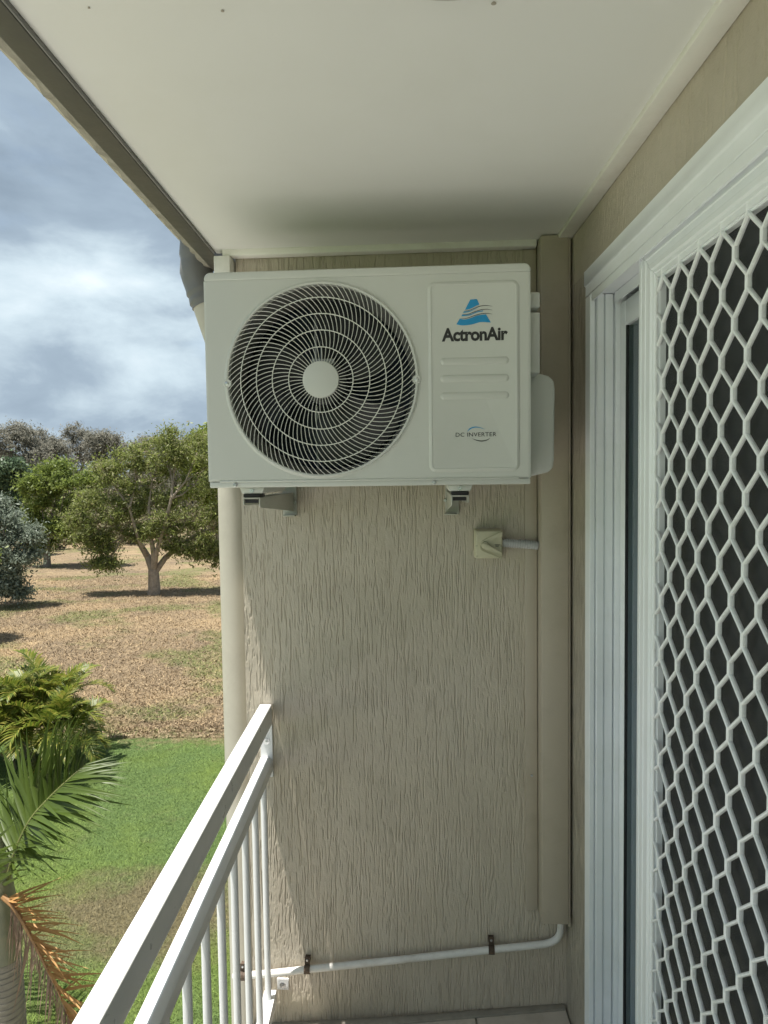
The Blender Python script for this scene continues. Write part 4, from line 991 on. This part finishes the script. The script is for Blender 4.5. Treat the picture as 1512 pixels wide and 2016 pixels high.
gs = [(-45, 62, 'tall grey brown tree at the far left of the tree line', [(-50, 868, 44, 36), (-70, 910, 50, 50), (-20, 905, 40, 44)]),
      (30, 60, 'grey brown tree with ragged top at the left of the tree line', [(22, 850, 26, 18), (45, 862, 34, 24), (0, 868, 34, 26), (40, 898, 46, 34), (70, 900, 30, 30), (30, 940, 50, 40)]),
      (95, 63, 'grey brown tree with rounded top, second from the left in the tree line', [(88, 868, 30, 20), (112, 878, 30, 22), (75, 885, 32, 26), (105, 912, 44, 34), (95, 950, 46, 40)]),
      (150, 66, 'thin bare grey tree standing up in the tree line', [(135, 858, 16, 20), (158, 852, 18, 20), (172, 868, 18, 22), (148, 885, 26, 28), (160, 920, 34, 34)]),
      (205, 63, 'grey brown tree in the tree line beside the green trees', [(196, 868, 22, 22), (218, 872, 24, 22), (185, 890, 26, 26), (212, 905, 34, 32), (200, 940, 44, 40)]),
      (290, 68, 'grey brown tree hidden behind the pale trunked tree', [(280, 880, 36, 26), (310, 890, 40, 34), (260, 910, 40, 36), (300, 930, 54, 44)]),
      (370, 66, 'grey brown tree behind the yellow green tree', [(350, 885, 34, 26), (385, 890, 40, 34), (360, 920, 54, 44)])]
for i, (bx, Yd, lab, lb) in enumerate(gs):
    make_tree('grey_tree', lab, Yd, (bx, 1045), lb, G_grey, M['bark_dark'], 6500 if i == 3 else 20000, 0.105, 0.34, per=16 if i != 3 else 9, cr=0.75, trunk_r=0.2, seed=40+i, group='grey brown trees of the tree line', twigs=120 if i == 3 else 60)
make_tree('shade_tree', 'leafy tree just outside the left edge whose shadow falls on the field', 20.5, (-75, 1260),
    [(-95, 1030, 50, 40), (-60, 1070, 40, 36), (-120, 1090, 50, 50), (-85, 1120, 46, 30), (-45, 1105, 26, 22)],
    G_green, M['bark_dark'], 9000, 0.085, 0.4, per=16, cr=0.3, trunk_r=0.14, seed=61, group='trees around the field')
# far wood that closes the view between the trunks
C = []; R = []
for x in np.arange(-58, 6, 0.7):
    Yd = 84+rng.uniform(-5, 9); hh = rng.uniform(4.2, 6.4)
    for z in np.arange(0.4, hh, 0.8): C.append((x*1.15+rng.normal(0, .6), Yd+rng.normal(0, 1), GZ+z)); R.append((1.0, 1.0, 0.8))
V, Fq = leaf_cloud(C, R, 60000, 0.30, 0.45)
tag(np_mesh('far_wood', V, Fq, G_far, kind='stuff'), 'distant wood closing the view behind the field trees', 'wood')

C = []; R = []
for x in np.arange(-40, 2, 0.42):
    Yd = rng.uniform(45, 56); hh = rng.uniform(0.9, 3.4)
    for z in np.arange(0.2, hh, 0.45): C.append((x+rng.normal(0, .4), Yd+rng.normal(0, .5), GZ+z)); R.append((0.75, 0.75, 0.45))
V, Fq = leaf_cloud(C, R, 60000, 0.13, 0.4)
tag(np_mesh('scrub', V, Fq, G_scrub, kind='stuff'), 'low olive brown scrub under the far trees', 'scrub')

# ---- palms
L_palm = leafmat('palm_leaflets', [(0.03, 0.055, 0.012), (0.065, 0.105, 0.018), (0.15, 0.19, 0.045)], 0.36, 0.42, 0.4)
L_dead = leafmat('dead_palm_leaflets', [(0.16, 0.08, 0.03), (0.36, 0.19, 0.065), (0.52, 0.31, 0.13)], 0.25, 0.55, 0.3)
L_dry = leafmat('withered_palm_strands', [(0.10, 0.065, 0.045), (0.20, 0.135, 0.095), (0.30, 0.22, 0.16)], 0.15, 0.7, 0.2)
L_cane = leafmat('cane_palm_leaflets', [(0.05, 0.085, 0.014), (0.12, 0.165, 0.022), (0.21, 0.235, 0.035), (0.30, 0.26, 0.06)], 0.38, 0.45)
M['rachis'] = paint('palm_rachis', (0.16, 0.17, 0.06), 0.45, 0.15, 10, 0)
M['rachis_dead'] = paint('dead_palm_rachis', (0.24, 0.13, 0.05), 0.6, 0.25, 14, 0.001, 60)
M['cane'] = paint('palm_cane', (0.20, 0.19, 0.10), 0.5, 0.2, 14, 0.001, 40, dirt=(0.30, 0.28, 0.2), dirt_amt=0.5)
def leaflet_mesh(L, wd, droop, fold=0.22, n=7):
    """blade along +x, width along y, folded up along its midrib, tip bending to -z"""
    mb = MB(); V = []
    for i in range(n):
        s = i/(n-1); w = wd*(math.sin(math.pi*min(1, 0.10+0.90*s)**0.62) if s < 0.999 else 0.02)*(1-0.35*s)
        z = -droop*L*s*s; x = L*s*(1-0.18*droop*s)
        V += [(x, -w, z+fold*w), (x, 0, z), (x, w, z+fold*w)]
    mb.add(V, [q for i in range(n-1) for q in ((3*i, 3*i+3, 3*i+4, 3*i+1), (3*i+1, 3*i+4, 3*i+5, 3*i+2))])
    return mb
def frame_from(xdir, zhint):
    x = Vector(xdir).normalized(); z = Vector(zhint); z = (z - x*z.dot(x)).normalized(); y = z.cross(x)
    return Matrix(((x.x, y.x, z.x), (x.y, y.y, z.y), (x.z, y.z, z.z)))
YP = 5.0
pb = onY(0, 1760, YP); PB = np.array([pb[0], YP, GZ])
pm = empty('palm_tree', Matrix.Translation(tuple(PB))); tag(pm, 'near palm with ringed grey trunk, green fronds and one hanging orange dead frond', 'palm')
zt_ = float(onY(20, 1790, YP)[2]); zs_ = float(onY(10, 1880, YP)[2])
prof = []; z = GZ-0.05; k = 0
rtop = 0.108
while z < zs_:
    s = (z-GZ)/(zs_-GZ); r = 0.150-(0.150-0.122)*s
    prof += [(r+0.0035, z-GZ), (r+0.0045, z-GZ+0.010), (r-0.0015, z-GZ+0.016), (r, z-GZ+0.034)]; z += 0.036+0.012*random.random()
MB().lathe(prof, 30, (0, 0, 0), 'z').build('trunk', M['palm_bark'], pm, smooth=True)
MB().lathe([(0.124, zs_-GZ-0.02), (0.128, zs_-GZ+0.05), (0.122, zs_-GZ+0.20), (0.105, zt_-GZ+0.08), (0.078, zt_-GZ+0.26), (0.05, zt_-GZ+0.42), (0.02, zt_-GZ+0.55)], 30, (0, 0, 0), 'z').build('crownshaft', M['shaft'], pm, smooth=True)
leaf_v = {}
def variant(kind):
    if kind not in leaf_v:
        mat, args = {'g': (L_palm, [(1, .042, .12), (1, .046, .28), (1, .038, .05), (1, .044, .45)]), 'd': (L_dead, [(1, .028, .10), (1, .032, .32), (1, .024, .2)]), 's': (L_dry, [(1, .013, .02), (1, .010, .12)])}[kind]
        leaf_v[kind] = []
        for a_ in args:
            me_o = leaflet_mesh(*a_).build('leaflet', mat, None, smooth=True); leaf_v[kind].append(me_o.data); bpy.data.objects.remove(me_o)
    return random.choice(leaf_v[kind])
def add_leaflet(fr_o, origin, direc, zh, length, width, kind):
    o = bpy.data.objects.new('leaflet', variant(kind)); link(o, fr_o)
    m3 = frame_from(direc, zh); m = m3.to_4x4(); m.translation = Vector(origin) - Vector(tuple(PB))
    o.matrix_local = m @ Matrix.Diagonal((length, length*width, length, 1))
def interp_path(P, n=40):
    C_ = [np.array(q) for q in curve3(P, 12)]; return C_
def curve3(pts, n=12):
    P = [np.array(p, float) for p in pts]; out_ = []
    P = [2*P[0]-P[1]] + P + [2*P[-1]-P[-2]]
    for i in range(1, len(P)-2):
        for k in range(n):
            t_ = k/n; a, b_, c, d = P[i-1], P[i], P[i+1], P[i+2]
            out_.append(0.5*((2*b_)+(-a+c)*t_+(2*a-5*b_+4*c-d)*t_**2+(-a+3*b_-3*c+d)*t_**3))
    return out_ + [P[-2]]
def frond(pts, r0, mat, label=None):
    C_ = curve3(pts, 12); m_ = len(C_)
    o = MB().tube(C_, [r0*(1-0.85*i/(m_-1)) for i in range(m_)], 7).build('frond', mat, pm, smooth=True, org=tuple(PB))
    if label: o['label'] = label
    return o, C_
def PP(x, y, dy=0.0): p = onY(x, y, YP+dy); return np.array(p)
def along(C_, s):
    q = s*(len(C_)-1); i = min(int(q), len(C_)-2); f_ = q-i
    return C_[i]*(1-f_)+C_[i+1]*f_, (C_[i+1]-C_[i])/np.linalg.norm(C_[i+1]-C_[i])
UPV = np.array([0, 0, 1.0])
def feather(fr_o, C_, n, s0, far, near, lenf, kind='g', jit=0.10, wf=1.0):
    """leaflets in two ranks; far / near: functions s -> direction weights (along, side, up) with side to +far"""
    for i in range(n):
        s = s0+(0.995-s0)*i/(n-1); p, t_ = along(C_, s)
        side = np.cross(t_, UPV); side /= np.linalg.norm(side); up = np.cross(side, t_)
        for sg, fn in ((1, far), (-1, near)):
            if fn is None: continue
            a, b_, c = fn(s); d = t_*a+side*b_*sg+up*c+np.random.default_rng(int(i*7+sg*3+len(C_)*13)).normal(0, jit, 3)
            L = lenf(s)*random.uniform(0.88, 1.1)
            zh = up*1.0+side*sg*(-0.4)+t_*0.5*random.uniform(-1, 1)
            add_leaflet(fr_o, p, d, zh, L, wf*random.uniform(0.85, 1.15), kind)
# main frond rising to the right
f1, C1 = frond([PP(8, 1758), PP(30, 1680, -.05), PP(60, 1615, -.10), PP(100, 1568, -.14), PP(140, 1530, -.12), PP(168, 1505, -.06)], 0.020, M['rachis'])
feather(f1, C1, 68, 0.14, lambda s: (0.10+0.95*s**2.0, -0.40, 1.0-0.30*s), lambda s: (0.55+0.35*s, -0.55, -0.62+0.30*s), lambda s: (0.46+0.20*math.sin(math.pi*min(1, s*1.02)))*(1-0.55*s**3), 'g', 0.10, 0.75)
# fronds to the left and back, mostly outside the picture
f2, C2 = frond([PP(-2, 1770), PP(-30, 1680, .05), PP(-80, 1620, .15), PP(-170, 1590, .25), PP(-270, 1610, .3)], 0.02, M['rachis'])
feather(f2, C2, 30, 0.18, lambda s: (0.5, -0.6, 0.55), lambda s: (0.5, -0.6, 0.1), lambda s: 0.46*(0.7+0.5*math.sin(math.pi*s)), 'g')
f3, C3 = frond([PP(4, 1765), PP(6, 1690, .2), PP(2, 1620, .55), PP(-20, 1580, 1.0), PP(-50, 1570, 1.45)], 0.018, M['rachis'])
feather(f3, C3, 30, 0.25, lambda s: (0.45, -0.75, 0.35), lambda s: (0.45, -0.75, 0.15), lambda s: 0.42*(0.7+0.4*math.sin(math.pi*s)), 'g')
f4, C4 = frond([PP(-5, 1775), PP(-40, 1720, -.2), PP(-90, 1700, -.5), PP(-160, 1740, -.8)], 0.018, M['rachis'])
feather(f4, C4, 26, 0.10, lambda s: (0.5, -0.7, 0.25), lambda s: (0.75, -0.6, 0.35), lambda s: 0.48*(0.7+0.4*math.sin(math.pi*s)), 'g')
# dead frond hanging down
f5, C5 = frond([PP(6, 1765, -.08), PP(30, 1790, -.12), PP(58, 1838, -.16), PP(88, 1898, -.18), PP(118, 1960, -.2), PP(150, 2040, -.2)], 0.021, M['rachis_dead'], 'dead orange frond hanging down')
for i in range(76):
    s = 0.05+0.93*i/75; p, t_ = along(C5, s)
    ang = math.radians(30-62*s+random.gauss(0, 15))
    d = np.array([math.cos(ang), random.uniform(-0.8, 0.5), math.sin(ang)])
    add_leaflet(f5, p, d, (random.uniform(-.6, .6), -0.5, 1), random.uniform(0.22, 0.46), random.uniform(0.7, 1.15), 'd')
for i in range(80):
    s = 0.12+0.86*random.random(); p, t_ = along(C5, s)
    d = np.array([random.uniform(-0.22, 0.10), random.uniform(-0.3, 0.2), -1])
    add_leaflet(f5, p, d, (random.uniform(-1, 1), -1, 0.1), random.uniform(0.25, 0.55), random.uniform(0.8, 1.6), 's')

# ---- golden cane palm clump
cb = onZ(85, 1500, GZ)
CB = np.array([cb[0], cb[1], GZ])
cp = empty('cane_palm', Matrix.Translation(tuple(CB))); tag(cp, 'bushy yellow green cane palm clump at the edge of the lawn', 'palm')
def cane_frond(L, e0, arch, seed):
    r = random.Random(seed); n_ = 16; C_ = []; p = np.array([0.0, 0, 0]); e = e0
    for i in range(n_):
        C_.append(p.copy()); e -= arch/n_*(0.5+1.3*i/n_); p = p+np.array([math.cos(e), 0, math.sin(e)])*L/n_
    mb = MB().tube(C_, [0.009*(1-0.8*i/(n_-1)) for i in range(n_)], 4, caps=False)
    V = []; Fs = []
    for i in range(30):
        s = 0.24+0.75*i/29; q = s*(n_-1); j = min(int(q), n_-2); f_ = q-j; o3 = C_[j]*(1-f_)+C_[j+1]*f_; t_ = C_[j+1]-C_[j]; t_ /= np.linalg.norm(t_)
        up = np.array([-t_[2], 0, t_[0]])
        for sg in (-1, 1):
            d = t_*(0.5+0.5*s)+np.array([0, 1, 0])*sg*0.75+up*0.42+np.array([r.gauss(0, .07) for _ in range(3)]); d /= np.linalg.norm(d)
            l = L*0.30*(0.55+0.6*math.sin(math.pi*s))*r.uniform(0.85, 1.1); w = 0.013
            wv = np.cross(d, up); wv /= np.linalg.norm(wv); b0 = len(V)
            m1 = o3+d*l*0.5+np.array([0, 0, -0.02*l]); tip = o3+d*l+np.array([0, 0, -0.22*l])
            V += [o3-wv*w*0.4, o3+wv*w*0.4, m1+wv*w, m1-wv*w, tip]; Fs += [(b0, b0+1, b0+2, b0+3), (b0+3, b0+2, b0+4)]
    return mb, V, Fs
protos = []
for i, (L, e0, ar) in enumerate(((1.0, 1.25, 1.3), (1.1, 1.05, 1.6), (0.95, 0.85, 1.7), (1.05, 1.4, 1.0), (0.9, 0.6, 1.5), (1.0, 1.15, 2.0))):
    mb, V, Fs = cane_frond(L, e0, ar, i); mb.add(V, Fs); o = mb.build('frond', L_cane, None); protos.append(o.data); bpy.data.objects.remove(o)
stems = []
for i in range(22):
    a = random.uniform(0, 6.28); r_ = 0.46*math.sqrt(random.random()); h = random.uniform(0.5, 1.28)*(1.15-0.5*r_/0.42)
    top = (r_*math.cos(a)*1.7, r_*math.sin(a)*1.7, h); stems.append(top)
    MB().tube([(r_*math.cos(a), r_*math.sin(a), -0.03), (r_*math.cos(a)*1.25, r_*math.sin(a)*1.25, h*0.55), top], [0.026, 0.022, 0.016], 7).build('stem', M['cane'], cp, smooth=True)
for i, tp_ in enumerate(stems):
    base_a = math.atan2(tp_[1], tp_[0])
    for k in range(6):
        o = bpy.data.objects.new('frond', random.choice(protos)); link(o, cp)
        o.location = tp_; o.rotation_euler = (random.uniform(-.2, .2), random.uniform(-.15, .25), base_a+(k-2.5)*1.05+random.uniform(-.5, .5)); s = random.uniform(0.72, 1.05); o.scale = (s, s, s)
for k in range(12):
    a = random.uniform(0, 6.28); o = bpy.data.objects.new('frond', protos[4 if k % 2 else 2]); link(o, cp)
    o.location = (0.4*math.cos(a), 0.4*math.sin(a), random.uniform(0.15, 0.5)); o.rotation_euler = (0, random.uniform(-.1, .3), a+random.uniform(-.4, .4)); o.scale = (0.8,)*3
